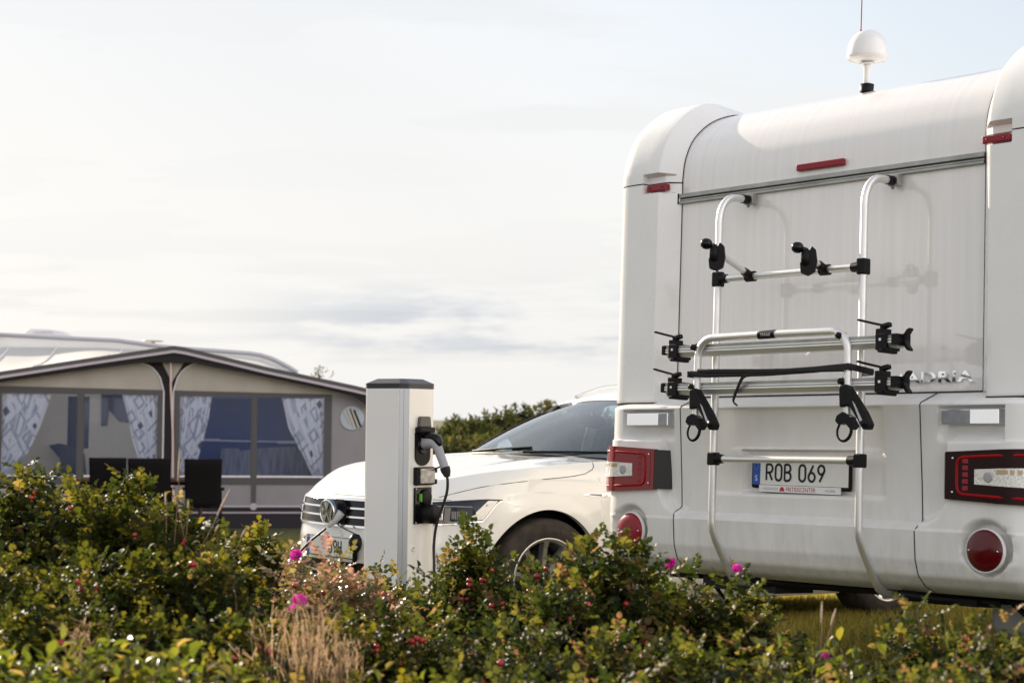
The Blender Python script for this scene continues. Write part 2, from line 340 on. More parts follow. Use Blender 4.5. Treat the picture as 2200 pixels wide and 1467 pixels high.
def leafmat(name, cols, rough=.35, transl=.35, tcol=None, spec=.5, coat=0, bump=0):
    m, nt, b = nodes(name); a = nt.nodes.new('ShaderNodeAttribute'); a.attribute_name = 'v'
    cr = nt.nodes.new('ShaderNodeValToRGB'); els = cr.color_ramp.elements
    while len(els) < len(cols): els.new(.5)
    for e, (p, c) in zip(els, cols): e.position = p; e.color = (*c, 1)
    nt.links.new(a.outputs['Fac'], cr.inputs[0]); nt.links.new(cr.outputs[0], b.inputs['Base Color'])
    b.inputs['Roughness'].default_value = rough; b.inputs['Specular IOR Level'].default_value = spec; b.inputs['Coat Weight'].default_value = coat; b.inputs['Coat Roughness'].default_value = .3
    if bump:
        t_ = nt.nodes.new('ShaderNodeTexCoord'); n_ = nt.nodes.new('ShaderNodeTexNoise'); n_.inputs['Scale'].default_value = 160; n_.inputs['Detail'].default_value = 2
        nt.links.new(t_.outputs['Object'], n_.inputs[0]); bp_ = nt.nodes.new('ShaderNodeBump'); bp_.inputs['Strength'].default_value = bump; bp_.inputs['Distance'].default_value = .004
        nt.links.new(n_.outputs['Fac'], bp_.inputs['Height']); nt.links.new(bp_.outputs[0], b.inputs['Normal'])
    tr = nt.nodes.new('ShaderNodeBsdfTranslucent'); mxs = nt.nodes.new('ShaderNodeMixShader'); mxs.inputs[0].default_value = transl
    hs = nt.nodes.new('ShaderNodeHueSaturation'); hs.inputs['Saturation'].default_value = 1.08; hs.inputs['Value'].default_value = 4.0; hs.inputs['Hue'].default_value = .488
    nt.links.new(cr.outputs[0], hs.inputs['Color']); nt.links.new(hs.outputs[0], tr.inputs[0])
    o_ = nt.nodes['Material Output']; nt.links.new(b.outputs[0], mxs.inputs[1]); nt.links.new(tr.outputs[0], mxs.inputs[2]); nt.links.new(mxs.outputs[0], o_.inputs[0])
    return m
leafmat('grass_blade', [(0,(.07,.078,.014)), (.6,(.17,.15,.028)), (1,(.30,.23,.07))], .6, .4)
tag(blade_field('lawn_grass', [(.6, 5.5, 8.2, 15, 90000), (-4.5, -1.5, 16, 22.5, 16000), (-.8, 1.2, 7.2, 10, 5000)], None),
    'short mown green grass of the pitch around the vehicles', 'grass', kind='stuff')
# ------------------------------------------------------------------ motorhome
MO = Vector((1.25955, 7.33865, -0.00238)); MX_ = Vector((.66694, -.74501, .01232)); MY_ = Vector((.74461, .66579, -.04763)); MZ_ = Vector((.02728, .04094, .99879))
MY_ = MZ_.cross(MX_).normalized(); MZ_ = MX_.cross(MY_).normalized(); MX_.normalize()
MHM = Matrix(((MX_.x, MY_.x, MZ_.x, MO.x), (MX_.y, MY_.y, MZ_.y, MO.y), (MX_.z, MY_.z, MZ_.z, MO.z), (0,0,0,1)))
mh = empty('motorhome', 'white motorhome seen from behind, with red tail lamps and a number plate reading ROB 069', 'motorhome', M=MHM)
CC = .02; HW = 1.15
PY = [(0,1.33),(0,1.8),(0,2.28),(0,2.353),(.008,2.421),(.025,2.475),(.055,2.533),(.093,2.577),(.156,2.63),(.238,2.676),(.345,2.713),(.5,2.74),(.8,2.76),(1.5,2.78)]
def path_pt(z=None, k=None): pass
PATH = [(0, z) for z in (1.33,1.36,1.5,1.7,1.9,2.1,2.2,2.27)] + [tuple(p) for p in smooth_curve([(0,2.30),(0.0,2.353),(.008,2.421),(.025,2.475),(.055,2.533),(.093,2.577),(.156,2.63),(.238,2.676),(.345,2.713),(.5,2.74)], 36)] + [(.65,2.752),(.8,2.76),(1.1,2.77),(1.5,2.78),(3,2.79),(5.6,2.80)]
def path_frames(P):
    out = []
    for i, (y, z) in enumerate(P):
        a = P[max(i-1,0)]; b = P[min(i+1,len(P)-1)]; ty, tz = b[0]-a[0], b[1]-a[1]; L = math.hypot(ty, tz); out.append((y, z, -tz/L, ty/L))
    return out
fr = path_frames(PATH)
SL, SR = -.79, .835
mb = MB(); vs = []; cols = np.linspace(SL, SR, 13)
for (y, z, ny, nz_) in fr:
    for s_ in cols: vs.append((s_, y, z))
k = len(cols)
mb.add(vs, [(i*k+j, i*k+j+1, (i+1)*k+j+1, (i+1)*k+j) for i in range(len(fr)-1) for j in range(k-1)], 0, True)
rear = mb.build('rear_wall', MT['gelcoat'], mh)
# corner pillars and the caps over them
def pillar_prof(side):
    base = [(.79-.0, 0), (.80,.012), (.855,.078), (.865,.088), (.875,.09), (.95,.09), (1.0,.09), (1.04,.09), (1.075,.088), (1.10,.080), (1.12,.064), (1.128,.045), (1.13,.01), (1.13,-.2), (1.13,-.45), (1.13,-.66)]
    return base
def pilmap(a, side):
    if side < 0: return -a
    return .835 + (a-.79)/(1.13-.79)*(1.17-.835)
def pil_d(a, d, y, z, lower):
    k = 1 - .55*sst(.22, .46, y) if z > 2.6 else 1.0
    if y > .30: k = max(0, 1 - .55*sst(.22,.46,y)) * (1 - sst(.40,.60,y))
    dd = d * k if d > 0 else d
    if .80 < a < .965 and d > .03:                       # notch the marker lamp sits in
        if 2.288 < z < 2.372:
            dd = min(dd, .052)
    return dd
for side in (-1, 1):
    for nm, zr in (('corner_pillar', (1.30, 2.332)), ('roof_corner_cap', (2.338, 9))):
        if zr[0] < 2:
            P = [(0, z) for z in (1.30,1.303,1.32,1.5,1.7,1.9,2.1,2.2,2.27,2.286,2.290,2.30,2.31,2.32,2.332)]
        else:
            P = [(0,2.338),(0,2.345),(0,2.352),(0.0,2.368),(0.0,2.374)] + [tuple(p) for p in smooth_curve([(.001,2.382),(.008,2.421),(.025,2.475),(.055,2.533),(.093,2.577),(.156,2.63),(.238,2.676),(.345,2.713),(.5,2.74),(.66,2.752)], 40)]
        A = []
        for i,(a,d) in enumerate(pillar_prof(side)):
            A.append((a,d))
        # extra columns around the notch
        A2 = []
        for a,d in A:
            A2.append((a,d))
        A2 = sorted(set(A2 + [(.962,.09),(.966,.09),(.812,.026),(.80,.012)]), key=lambda t: (t[0], -t[1]))
        vs = []; ff = path_frames(P)
        for i,(y,z,ny,nz_) in enumerate(ff):
            for (a,d) in A2:
                dd = pil_d(a,d,y,z,zr[0]<2)
                if zr[0] < 2 and i == 0 and d > 0: dd *= .985
                vs.append((pilmap(a,side), y + ny*dd, z + nz_*dd))
        k = len(A2); fs = [(i*k+j, i*k+j+1, (i+1)*k+j+1, (i+1)*k+j) for i in range(len(ff)-1) for j in range(k-1)]
        if side < 0: fs = [f[::-1] for f in fs]
        mb = MB(); mb.add(vs, fs, 0, True)
        mb.add(vs[:k], [tuple(range(k)) if side > 0 else tuple(range(k))[::-1]], 0)
        mb.add(vs[-k:], [tuple(range(k))[::-1] if side > 0 else tuple(range(k))], 0)
        o = mb.build(nm, MT['gelcoat_plain'], mh)
        md = o.modifiers.new('es', 'EDGE_SPLIT'); md.split_angle = math.radians(28)
    # red marker lamp in the notch
    a0, a1 = (.825,.948); s0, s1 = sorted((pilmap(a0,side), pilmap(a1,side)))
    ml = MB().box((s0,-.083,2.296),(s1,-.052,2.326)).build('marker_lamp', MT['red_marker'], mh, bevel=.004)
    for t in (.18,.82): MB().lathe([(.004,0),(.004,.002),(0,.002)], (lerp(s0,s1,t),-.083,2.311), (0,-1,0), 8).build('screw', MT['black_plastic'], ml)
ml = MB().box((-.105,-.022,2.309),(.149,-.001,2.338)).build('marker_lamp', MT['red_marker'], mh, bevel=.004)
# seams
for s_ in (SL-.002, SR+.002):
    pts = [(s_, -.002, 1.33), (s_, -.002, 2.28)] + [(s_, y + ny*.003, z + nz_*.003) for (y,z,ny,nz_) in fr[8:42]]
    MB().tube(pts, .0026, 6).build('panel_seam', MT['seam'], mh)
MB().tube([(SL,-.003,1.329),(SR,-.003,1.329)], .0035, 6).build('panel_seam', MT['seam'], mh)
for side in (-1,1):
    pts = [(pilmap(a,side), -d-.0002, 2.335) for a,d in ((.795,.006),(.803,.015),(.83,.052),(.96,.052),(.967,.09),(1.04,.09),(1.10,.080),(1.128,.045),(1.13,.0))]
    MB().tube(pts, .0019, 6).build('panel_seam', MT['seam'], mh)
    pts = [(pilmap(a,side), -d, 1.300) for a,d in ((.79,.0),(.865,.088),(1.06,.09),(1.10,.080),(1.128,.045),(1.13,.0))]
    MB().tube(pts, .004, 6).build('panel_seam', MT['seam'], mh)
# aluminium drip rail
mb = MB(); mb.box((SL-.012,-.016,2.262),(SR,0,2.282)).box((SL-.012,-.012,2.248),(SR,0,2.256)).box((SL-.012,-.017,2.234),(SR,0,2.246))
rail = mb.build('drip_rail', MT['aluminium_dull'], mh, bevel=.002)
MB().box((SL-.01,-.0095,2.236),(SR,0,2.266)).build('rail_groove', MT['seam'], rail)
MB().box((SL-.018,-.02,2.232),(SL-.0121,.0,2.284)).build('end_cap', MT['black_plastic'], rail, bevel=.002)
# ---- bumper as one moulded skin
A0 = 1.01
def D(q, z):
    a = abs(q)
    zs_ = [.53,.545,.56,.60,.66,.778,.812,.95,1.272]; ds = [.0,.05,.085,.132,.155,.165,.108,.115,.14]
    d = float(np.interp(z, zs_, ds))
    # corner modules stand proud; edge sweeps down into the lower crease
    if z > .778:
        if a > .60:
            e = (.765 - a); zc = .80 + (.135 - math.sqrt(max(0, .135**2 - max(0, .135 - max(e,0))**2)) if e < .135 else 0)
            edge = (a > .765) or (z < .80 + (.135 - math.sqrt(max(0, .135**2 - (a-.63)**2))) if .63 < a < .765 else False)
            wgt = 0.
            if a >= .765: wgt = 1
            elif a > .63:
                zc = .80 + .135 - math.sqrt(max(1e-6, .135**2 - (a-.63)**2)); wgt = 1 - sst(zc-.006, zc+.028, z)
                wgt = max(wgt, sst(.745,.765,a)) if z < 1.13 else wgt
            d = lerp(d, .163, wgt * (1 - sst(1.125, 1.18, z)*0))if z < 1.13 else lerp(d, .15, sst(.74,.78,a))
    # reflector pocket
    w = sst(.700,.715,a) * (1 - sst(.995,1.01,a)); 
    if w > 0 and z > 1.10:
        h = sst(1.118,1.175,z) * (1 - sst(1.258,1.264,z)); d = lerp(d, .100, w*h)
    # centre recesses
    w = sst(-.475,-.462,q) * (1 - sst(.430,.443,q)) * sst(.892,.904,z) * (1 - sst(1.262,1.268,z)); d -= .008*w
    w = sst(-.365,-.352,q) * (1 - sst(.405,.420,q)) * sst(1.088,1.096,z) * (1 - sst(1.262,1.268,z)); d -= .010*w
    w = sst(-.318,-.300,q) * (1 - sst(.300,.322,q)) * sst(.895,.91,z) * (1 - sst(1.083,1.090,z)); d -= .035*w
    # fog lamp bowls
    r = math.hypot(a - .935, z - .722); d -= .045 * (1 - sst(.088, .112, r))
    return d
def bump_pt(e, z, off=0.0):
    """e: distance along the bumper from its centre"""
    sg = 1 if e >= 0 else -1; a = abs(e); d = D(e, z)
    if a <= A0: return (CC + e, -(d+off), z)
    ph = min((a - A0) / .17, 1) * PI/2
    if a <= A0 + .17: return (CC + sg*(A0 + (.14+off)*math.sin(ph)), -(d+off)*math.cos(ph), z)
    return (CC + sg*(A0+.14+off), a - A0 - .17, z)
es = sorted(set([round(v,4) for v in np.concatenate([np.linspace(-A0,A0,190), np.linspace(A0,A0+.17,12), -np.linspace(A0,A0+.17,12), [1.5,-1.5, .745,.755,.765,-.745,-.755,-.765]])]))
zs = sorted(set([round(v,4) for v in np.concatenate([np.linspace(.53,.80,30), np.linspace(.80,1.10,44), np.linspace(1.10,1.272,34), [.778,.812,1.0825,1.0905]])]))
vs = []
for z in zs:
    for e in es: vs.append(bump_pt(e, z))
for e in es:   # top shelf running back to the panel
    x, y, z = bump_pt(e, 1.272); yy = min(y, 0.0) * .94; vs.append((x*.999, yy, 1.280))
for e in es:
    x, y, z = bump_pt(e, 1.272); vs.append((x*.99, .02 if y < .02 else y, 1.334))
k = len(es); nr = len(zs) + 2
mb = MB(); mb.add(vs, [(i*k+j, i*k+j+1, (i+1)*k+j+1, (i+1)*k+j) for i in range(nr-1) for j in range(k-1)], 0, True)
bmp = mb.build('bumper', MT['bumper_paint'], mh); 
md = bmp.modifiers.new('es','EDGE_SPLIT'); md.split_angle = math.radians(50)
for e in (-.662, .620):
    pts = [bump_pt(e, z, .0006) for z in np.linspace(.535,1.271,60)] + [(CC+e, -.133*(1-t), 1.2805 + .053*t) for t in (0.0,.5,.95)]
    MB().tube(pts, .0024, 6).build('panel_seam', MT['seam'], mh)
def patch(mb, e0, e1, z0, z1, off0, off1, nu=12, nv=6, mi=0, bev=0.0):
    """raised plate following the bumper; z0/z1 may be functions of e"""
    f0 = z0 if callable(z0) else (lambda e: z0); f1 = z1 if callable(z1) else (lambda e: z1)
    def P(u, v, off): 
        e = lerp(e0, e1, u); return bump_flat(e, lerp(f0(e), f1(e), v), off)
    mb.grid(lambda u, v: P(u, v, off1), nu, nv, mi, True)
    rim = [(u/nu, 0) for u in range(nu)] + [(1, v/nv) for v in range(nv)] + [(1-u/nu, 1) for u in range(nu)] + [(0, 1-v/nv) for v in range(nv)]
    n = len(rim); va = [P(u, v, off1) for u, v in rim]; vb = [P(u, v, off0) for u, v in rim]
    mb.add(va+vb, [(i, (i+1)%n, n+(i+1)%n, n+i) for i in range(n)], mi)
def bump_flat(e, z, off):
    """lamp base surface: corner module skin without the pockets"""
    sg = 1 if e >= 0 else -1; a = abs(e); d = .163
    if a <= A0: return (CC + e, -(d+off), z)
    ph = min((a - A0) / .17, 1) * PI/2
    return (CC + sg*(A0 + (.14+off)*math.sin(ph)), -(d+off)*math.cos(ph), z)
for sg in (-1, 1):
    z0 = lambda e: lerp(.905, .882, (abs(e)-.72)/.45); z1 = lambda e: lerp(1.082, 1.103, (abs(e)-.72)/.45)
    tl = MB(); patch(tl, sg*.772, sg*1.178, z0, z1, -.02, .022, 26, 6); lamp = tl.build('tail_lamp', MT['lamp_shaded'] if sg > 0 else MT['red_dark'], mh)  # left lens coloured brighter as if sunlit, right one darker as if shaded
    md = lamp.modifiers.new('es','EDGE_SPLIT'); md.split_angle = math.radians(50)
    b_ = MB(); n = 8   # black bevelled trim on the inner side
    P = lambda a, z, off: bump_flat(sg*a, z, off)
    vs = [P(.722,.906,-.06), P(.722,1.081,-.06), P(.722,1.081,-.045), P(.722,.906,-.045), P(.770,.905,.021), P(.770,1.082,.021), P(.775,1.082,-.03), P(.775,.905,-.03)]
    b_.add([vs[3],vs[2],vs[5],vs[4],vs[0],vs[1],vs[6],vs[7]], [(0,1,2,3),(4,0,3,7),(5,6,2,1),(4,5,1,0),(3,2,6,7)], 0)
    b_.build('lamp_trim', MT['black_gloss'], lamp)
    f0 = lambda e: z0(e)+.012; f1 = lambda e: z1(e)-.012
    d_ = MB(); patch(d_, sg*.795, sg*1.172, f0, f1, .02, .0235, 24, 4); d_.build('dark_lens', MT['lamp_shaded'] if sg > 0 else MT['red_dark'], lamp)
    # glowing-red light guide running round the lens
    pts = []
    for a, zz in [(1.172,'t'),(1.05,'t'),(.93,'t'),(.865,'t'),(.845,-.006),(.833,-.02),(.830,-.045)]:
        pass
    loop = [(a, f1(a)-.012) for a in (1.17,1.12,1.06,1.0,.94,.88,.85)] + [(.835,f1(.83)-.018),(.827,f1(.83)-.030),(.825,f1(.82)-.05),(.825,f0(.82)+.05),(.827,f0(.82)+.030),(.835,f0(.83)+.018)] + [(a, f0(a)+.012) for a in (.85,.88,.94,1.0,1.06,1.12,1.17)]
    MB().tube([bump_flat(sg*a, z, .0215) for a, z in loop], .0072, 8).build('light_guide', MT['red_bright'], lamp)
    led = MB()
    for i in range(5): 
        c_ = bump_flat(sg*.862, .945 + i*.026, .0235); led.box((c_[0]-.013, c_[1]-.002, c_[2]-.010), (c_[0]+.013, c_[1]+.004, c_[2]+.010))
    led.build('brake_light', MT['red_marker'], lamp, bevel=.003)
    cw = MB(); patch(cw, sg*.905, sg*1.172, lambda e: lerp(.962,.948,(abs(e)-.9)/.27), lambda e: lerp(1.018,1.030,(abs(e)-.9)/.27), .02, .027, 18, 4)
    cwo = cw.build('reversing_lens', MT['clear_ribbed'], lamp)
    c_ = bump_flat(sg*.965, .989, .027); MB().lathe([(.020,0),(.020,.001),(.014,.0015),(.0,.0015)], c_, (0,-1,0), 20).build('bulb', MT['ink_grey'], cwo)
    am = MB(); patch(am, sg*1.0, sg*1.17, 1.000, 1.018, .026, .0275, 8, 2); am.build('indicator_strip', mat('amber_dim', (.42,.33,.2), .3, metal=.4) if 'amber_dim' not in MT else MT['amber_dim'], cwo)
    for zz in (.93,1.06): MB().lathe([(.005,0),(.005,.002),(0,.003)], bump_flat(sg*.805, zz, .0235), (0,-1,0), 8).build('screw', MT['chrome'], lamp)
    # round reflector / fog lamp
    a = .935; c_ = (CC + sg*a, -.128, .712)
    fl = MB().lathe([(.086,.02),(.085,.032),(.082,.035),(.079,.033),(.078,.024)], c_, (0,-1,0), 40).build('fog_lamp', MT['bumper_paint'], mh)
    MB().lathe([(.079,.026),(.079,.034),(.07,.041),(.04,.046),(0,.048)], c_, (0,-1,0), 40).build('lens', mat('fog_red', (.085,.002,.004), .2, coat=.3, spec=.3) if sg > 0 else MT['red_marker'], fl)
    for dx in (-.062,.062): MB().lathe([(.004,0),(.004,.003),(0,.004)], (c_[0]+dx, c_[1]-.043, c_[2]), (0,-1,0), 8).build('screw', MT['chrome'], fl)
    # polished handle block in its pocket
    xa, xb = sorted((CC + sg*.728, CC + sg*.985))
    MB().box((xa,-.152,1.192),(xb,-.05,1.250)).build('grab_handle', MT['polished'] if 'polished' in MT else mat('polished', (.80,.80,.81), .12, metal=.95), mh, bevel=.003)
    xm = (xa + xb)/2; MB().box((xa+.003 if sg > 0 else xb-.055,-.1545,1.195),(xm if sg > 0 else xb-.003,-.1522,1.247)).build('handle_reflection', mat('reflection_grey', (.32,.33,.35), .35, metal=.7, var=.25, vscale=25) if 'reflection_grey' not in MT else MT['reflection_grey'], mh)  # grey plate standing in for a dark reflection on the polished block
# ---- number plate in its holder (slightly tilted)
PLM = Matrix.Translation((.01, 0, .99)) @ Matrix.Rotation(math.radians(.5), 4, 'Y')
pl_e = MB(); pl_e.box((-.266,-.094,-.068),(.266,-.078,.066), M=PLM)
holder = pl_e.build('number_plate', MT['black_plastic'], mh, bevel=.008)
PLf = lambda x, y, d=0: tuple(PLM @ Vector((x, -.0955 - d, y)))
q = MB(); q.prism([(-.255,-.052),(.255,-.052),(.255,.056),(-.255,.056)], -.0965, -.094, M=PLM); q.build('plate_face', MT['plate_white'], holder)
q = MB(); q.prism([(-.2548,-.0518),(-.213,-.0518),(-.213,.0558),(-.2548,.0558)], -.0975, -.0966, M=PLM); q.build('country_band', MT['plate_blue'], holder)
q = MB(); fn = lambda x, y, d: PLf(-.178 + x, -.038 + y, .0022)
glyphs(q, 'ROB 069', .079, .0105, fn, gap=.215, xs=.80); q.build('lettering', MT['ink'], holder)
q = MB(); vs, fs = text_geo('S', .034); q.add([PLf(-.234+v[0], -.036+v[1], .003) for v in vs], fs)
q.build('country_letter', MT['white_ink'], holder)
q = MB()
for i in range(12):
    a = i*PI/6; q.add([PLf(-.234+.013*math.cos(a)+.002*math.cos(b_), .026+.013*math.sin(a)+.002*math.sin(b_), .003) for b_ in (0,1.57,3.14,4.71)], [(0,1,2,3)])
q.build('star_ring', MT['ink_grey'], holder)
q = MB(); q.prism([(-.215,-.083),(.218,-.083),(.218,-.054),(-.215,-.054)], -.1005, -.092, M=PLM); strip = q.build('dealer_strip', MT['white_ink'], holder, bevel=.001)
q = MB(); vs, fs = text_geo('FRITIDSCENTER', .026, sx=.86); q.add([PLf(.012+v[0], -.0775+v[1], .0058) for v in vs], fs)
vs, fs = text_geo('HUSVAGN', .016, spacing=1.1); q.add([PLf(-.150+v[0], -.0745+v[1], .0058) for v in vs], fs, 1)
vs, fs = text_geo('HUSBIL', .016, spacing=1.1); q.add([PLf(.168+v[0], -.0745+v[1], .0058) for v in vs], fs, 1)
q.add([PLf(-.088+.013*math.cos(a), -.078+.019*math.sin(a), .0058) for a in np.linspace(0, PI, 10)], [tuple(range(10))], 2)
q.build('lettering', [MT['ink_red'], MT['ink_grey'], MT['ink_red']], strip)
# ---- raised chrome name and emblem on the panel
q = MB(); vs, fs = text_geo('ADRIA', .058, extrude=.0045, offset=.0016, sx=1.12, spacing=1.10, res=4)
xs_ = [v[0] for v in vs]; sc_ = .325/(max(xs_)-min(xs_)); q.add([(.635+v[0]*sc_, -.0055-v[2], 1.370+v[1]*1.02) for v in vs], fs)
q.build('maker_name', MT['chrome'], mh)
q = MB(); q.prism([(.425,1.370),(.455,1.412),(.474,1.370),(.458,1.370),(.452,1.385),(.441,1.370)], -.008, -.001); q.build('maker_emblem', MT['chrome'], mh)
# ---- roof aerial: dome on a mast, whip
ax_, ay_ = -.02, .36
q = MB().lathe([(.030,-.004),(.033,.03),(.020,.034)], (ax_,ay_,2.722), (0,0,1), 20).build('aerial_base', MT['black_plastic'], mh)
ad = MB().lathe([(.0155,.0),(.0155,.105)], (ax_,ay_,2.745), (0,0,1), 16).lathe([(.034,.098),(.035,.103),(.017,.110)], (ax_,ay_,2.745), (0,0,1), 20).build('aerial_mast', MT['gelcoat_plain'], mh)
AD = (ax_, ay_, 2.745+.109)
dm = MB().lathe([(a_*.94, b_*.80) for a_, b_ in [(.01,0),(.05,.004),(.09,.014),(.097,.022),(.0985,.032),(.097,.06),(.091,.10),(.078,.135),(.060,.160),(.036,.177),(.012,.184),(0,.185)]], AD, (.02,0,1), 40).build('aerial_dome', MT['gelcoat_plain'], mh)
wp = MB().lathe([(.008,0),(.006,.03)], (AD[0]-.038,AD[1],AD[2]+.126), (0,0,1), 10).tube([(AD[0]-.038,AD[1],AD[2]+.15),(AD[0]-.03,AD[1],AD[2]+.8)], .0030, 6)
wp.build('whip_aerial', mat('whip', (.22,.02,.05), .5), dm)
# ---- body, cab, windows, wheels (mostly hidden from the photograph's side)
def rprof(hw, z0, z1, r, n=6):
    return [(-hw, z0)] + [(-hw + r - r*math.cos(a), z1 - r + r*math.sin(a)) for a in np.linspace(0, PI/2, n)] + [(hw - r + r*math.sin(a), z1 - r + r*math.cos(a)) for a in np.linspace(0, PI/2, n)] + [(hw, z0)]
mb = MB(); pr = [(x+CC, z) for x, z in rprof(HW-.003, .62, 2.745, .10)]; mb.prism(pr, .64, 5.35)
mb.prism([(x+CC, z) for x, z in rprof(HW-.03, .62, 1.335, .02)], .03, .64)
mb.build('body', MT['gelcoat_plain'], mh)
mb = MB(); pr2 = [(5.33,.55),(7.05,.55),(7.15,.75),(7.05,1.15),(6.45,1.28),(5.95,1.95),(5.80,2.30),(5.33,2.60)]
mb.prism(pr2, CC-1.02, CC+1.02, plane='yz'); mb.build('cab', MT['gelcoat_plain'], mh, bevel=.06, seg=3)
q = MB(); q.add([(CC-.88,6.46,1.35),(CC+.88,6.46,1.35),(CC+.82,5.99,1.93),(CC-.82,5.99,1.93)], [(0,1,2,3)]); q.build('windscreen', MT['glass_dark'], mh, solid=.01)
for sg in (-1,1):
    for y0, y1, z0, z1 in ((.9,1.9,1.55,2.1),(3.0,3.9,1.55,2.1)):
        x = CC + sg*HW; q = MB().box((min(x,x+sg*.02),y0,z0),(max(x,x+sg*.02),y1,z1)).build('side_window', MT['glass_dark'], mh, bevel=.015)
    x = CC + sg*1.02; MB().prism([(5.5,1.35),(6.35,1.32),(5.95,1.85),(5.5,1.9)], min(x,x+sg*.015), max(x,x+sg*.015), plane='yz').build('cab_window', MT['glass_dark'], mh)
    for yy in (3.7, 6.3):
        gzz = gz(*( (MHM @ Vector((CC+sg*.95, yy, 0)))[:2])); wz = (MHM.inverted() @ Vector((*(MHM @ Vector((CC+sg*.95,yy,0)))[:2], gzz)))[2] + .335
        c_ = (CC+sg*.84, yy, wz)
        wh = MB().lathe([(.215,-.1),(.30,-.1),(.325,-.085),(.335,-.05),(.335,.05),(.325,.085),(.30,.1),(.215,.1)], c_, (sg,0,0), 40, cap=False).build('wheel', MT['rubber'], mh)
        MB().lathe([(.215,.09),(.20,.08),(.19,.04),(.06,.05),(.05,.07),(0,.07)], c_, (sg,0,0), 30).build('rim', MT['alloy'], wh)
q = MB(); q.box((CC+1.151,2.2,.75),(CC+1.162,2.85,2.45)); dr = q.build('entrance_door', MT['gelcoat'], mh, bevel=.02)
# underside: chassis rails, tow frame, corner steadies, waste tank
q = MB(); q.box((CC-1.0,.25,.50),(CC+1.0,5.3,.62)); q.box((-.62,.02,.47),(-.2,.28,.53)); q.build('underbody', MT['underbody'], mh)
q = MB(); q.tube([(.50,-.05,.515),(.62,.02,.505),(.86,.10,.505)], .021, 8); q.tube([(-.28,-.02,.52),(-.15,.06,.515),(.3,.12,.515)], .018, 8); q.box((.55,.03,.485),(.80,.10,.512))
q.build('rack_bracket', MT['black_plastic'], mh)
for s_ in (-.80, .92):
    q = MB(); q.box((s_-.12,.12,.50),(s_+.05,.30,.54)); q.tube([(s_-.05,.16,.51),(s_+.16,.16,.36)], .012, 6); q.tube([(s_-.02,.28,.51),(s_+.10,.28,.39)], .010, 6); q.build('corner_steady', MT['black_plastic'], mh)
q = MB(); q.box((.42,.70,.33),(.92,1.1,.475)); q.build('waste_tank', MT['grey_plastic'], mh, bevel=.05, seg=4)
# ------------------------------------------------------------------ bicycle carrier hung on the rear wall
bk = empty('bicycle_rack', 'folded aluminium bicycle rack with black clamps hung on the rear wall of the white motorhome', 'bike rack', M=MHM)
TY = -.235; TL, TR = -.352, .425; r_ = .0165
def rod(pts, n=24): return smooth_curve(pts, n)
for s_ in (TL, TR):
    b0 = s_ + .0
    top = [(s_, TY, 1.2), (s_, TY, 2.08)] + [(s_, TY + .10 - .10*math.cos(a), 2.08 + .10*math.sin(a)+.02*math.sin(a)) for a in np.linspace(.25, PI/2, 8)] + [(s_, -.085, 2.203)]
    bot = [(s_, TY, 1.2), (s_, TY, .77), (s_, TY+.006, .735), (s_, TY+.03, .69), (s_, TY+.11, .575), (s_, TY+.14, .535), (s_, TY+.19, .513), (s_, TY+.26, .508)]
    up = MB().tube(top[::-1] + bot[1:], r_, 16).build('upright_tube', MT['aluminium'], bk)
    MB().tube([(s_,-.088,2.203),(s_,-.045,2.205)], .020, 12).build('rubber_sleeve', MT['black_plastic'], up)
    MB().box((s_-.026,-.048,2.185),(s_+.026,-.017,2.232)).tube([(s_-.01,-.05,2.195),(s_-.01,-.03,2.175)], .007, 8).build('wall_hook', MT['aluminium_dull'], up, bevel=.005)
    # moulded joints for the cross bars
    for zz in (1.826, 1.043):
        h = .033 if zz > 1.5 else .028; sg = 1 if s_ == TL else -1
        j = MB().box((s_-.021, TY-.022, zz-h), (s_+.021, TY+.022, zz+h)); j.tube([(s_+sg*.018, TY, zz),(s_+sg*.055,TY,zz)], [.023,.019], 12)
        j.build('joint_block', MT['black_plastic'], bk, bevel=.006)
for zz in (1.826, 1.043):
    MB().tube([(TL+.03,TY,zz),(TR-.03,TY,zz)], .0155, 14).build('cross_bar', MT['aluminium'], bk)
def clamp(c, ln):
    """jaw with a round knob on the near side"""
    x, y, z = c; q = MB()
    q.lathe([(.0,-.019),(.034,-.017),(.040,-.006),(.040,.006),(.034,.017),(0,.019)], (x,y,z-.004), (.85,.5,0), 20, squash=1.0)
    q.prism([(-.030,-.050),(.0,-.062),(.028,-.045),(.036,0),(.030,.045),(.012,.060),(.004,.042),(-.006,.05),(-.022,.042),(-.016,.01),(-.034,-.01)], -.017, .017, M=Matrix.Translation((x+.012,y,z-.012)) @ Matrix.Rotation(.62,4,'Z'))
    return q
for (sb, yend, zc, xo) in ((-.166,-.455,1.905,.0), (.232,-.345,1.87,.0)):
    col = MB().tube([(sb-.022,TY,1.826),(sb+.022,TY,1.826)], .023, 12).tube([(sb,TY-.01,1.83),(sb,TY-.045,1.843)], .019, 12).build('arm_collar', MT['black_plastic'], bk)
    MB().tube([(sb,TY-.03,1.838),(sb+xo,yend,zc)], .0125, 12).build('frame_arm', MT['aluminium'], bk)
    cl = clamp((sb+xo, yend-.015, zc-.010), 0).build('frame_clamp', MT['black_plastic'], bk, bevel=.003)
    k = Vector((sb-.022, yend-.045, zc+.032))
    MB().lathe([(0,-.024),(.014,-.022),(.022,-.012),(.024,0),(.022,.012),(.014,.022),(0,.024)], k, (-.6,-.7,.1), 20).tube([tuple(k), (sb, yend-.01, zc+.02)], .013, 10).build('knob', MT['black_gloss'] , cl)
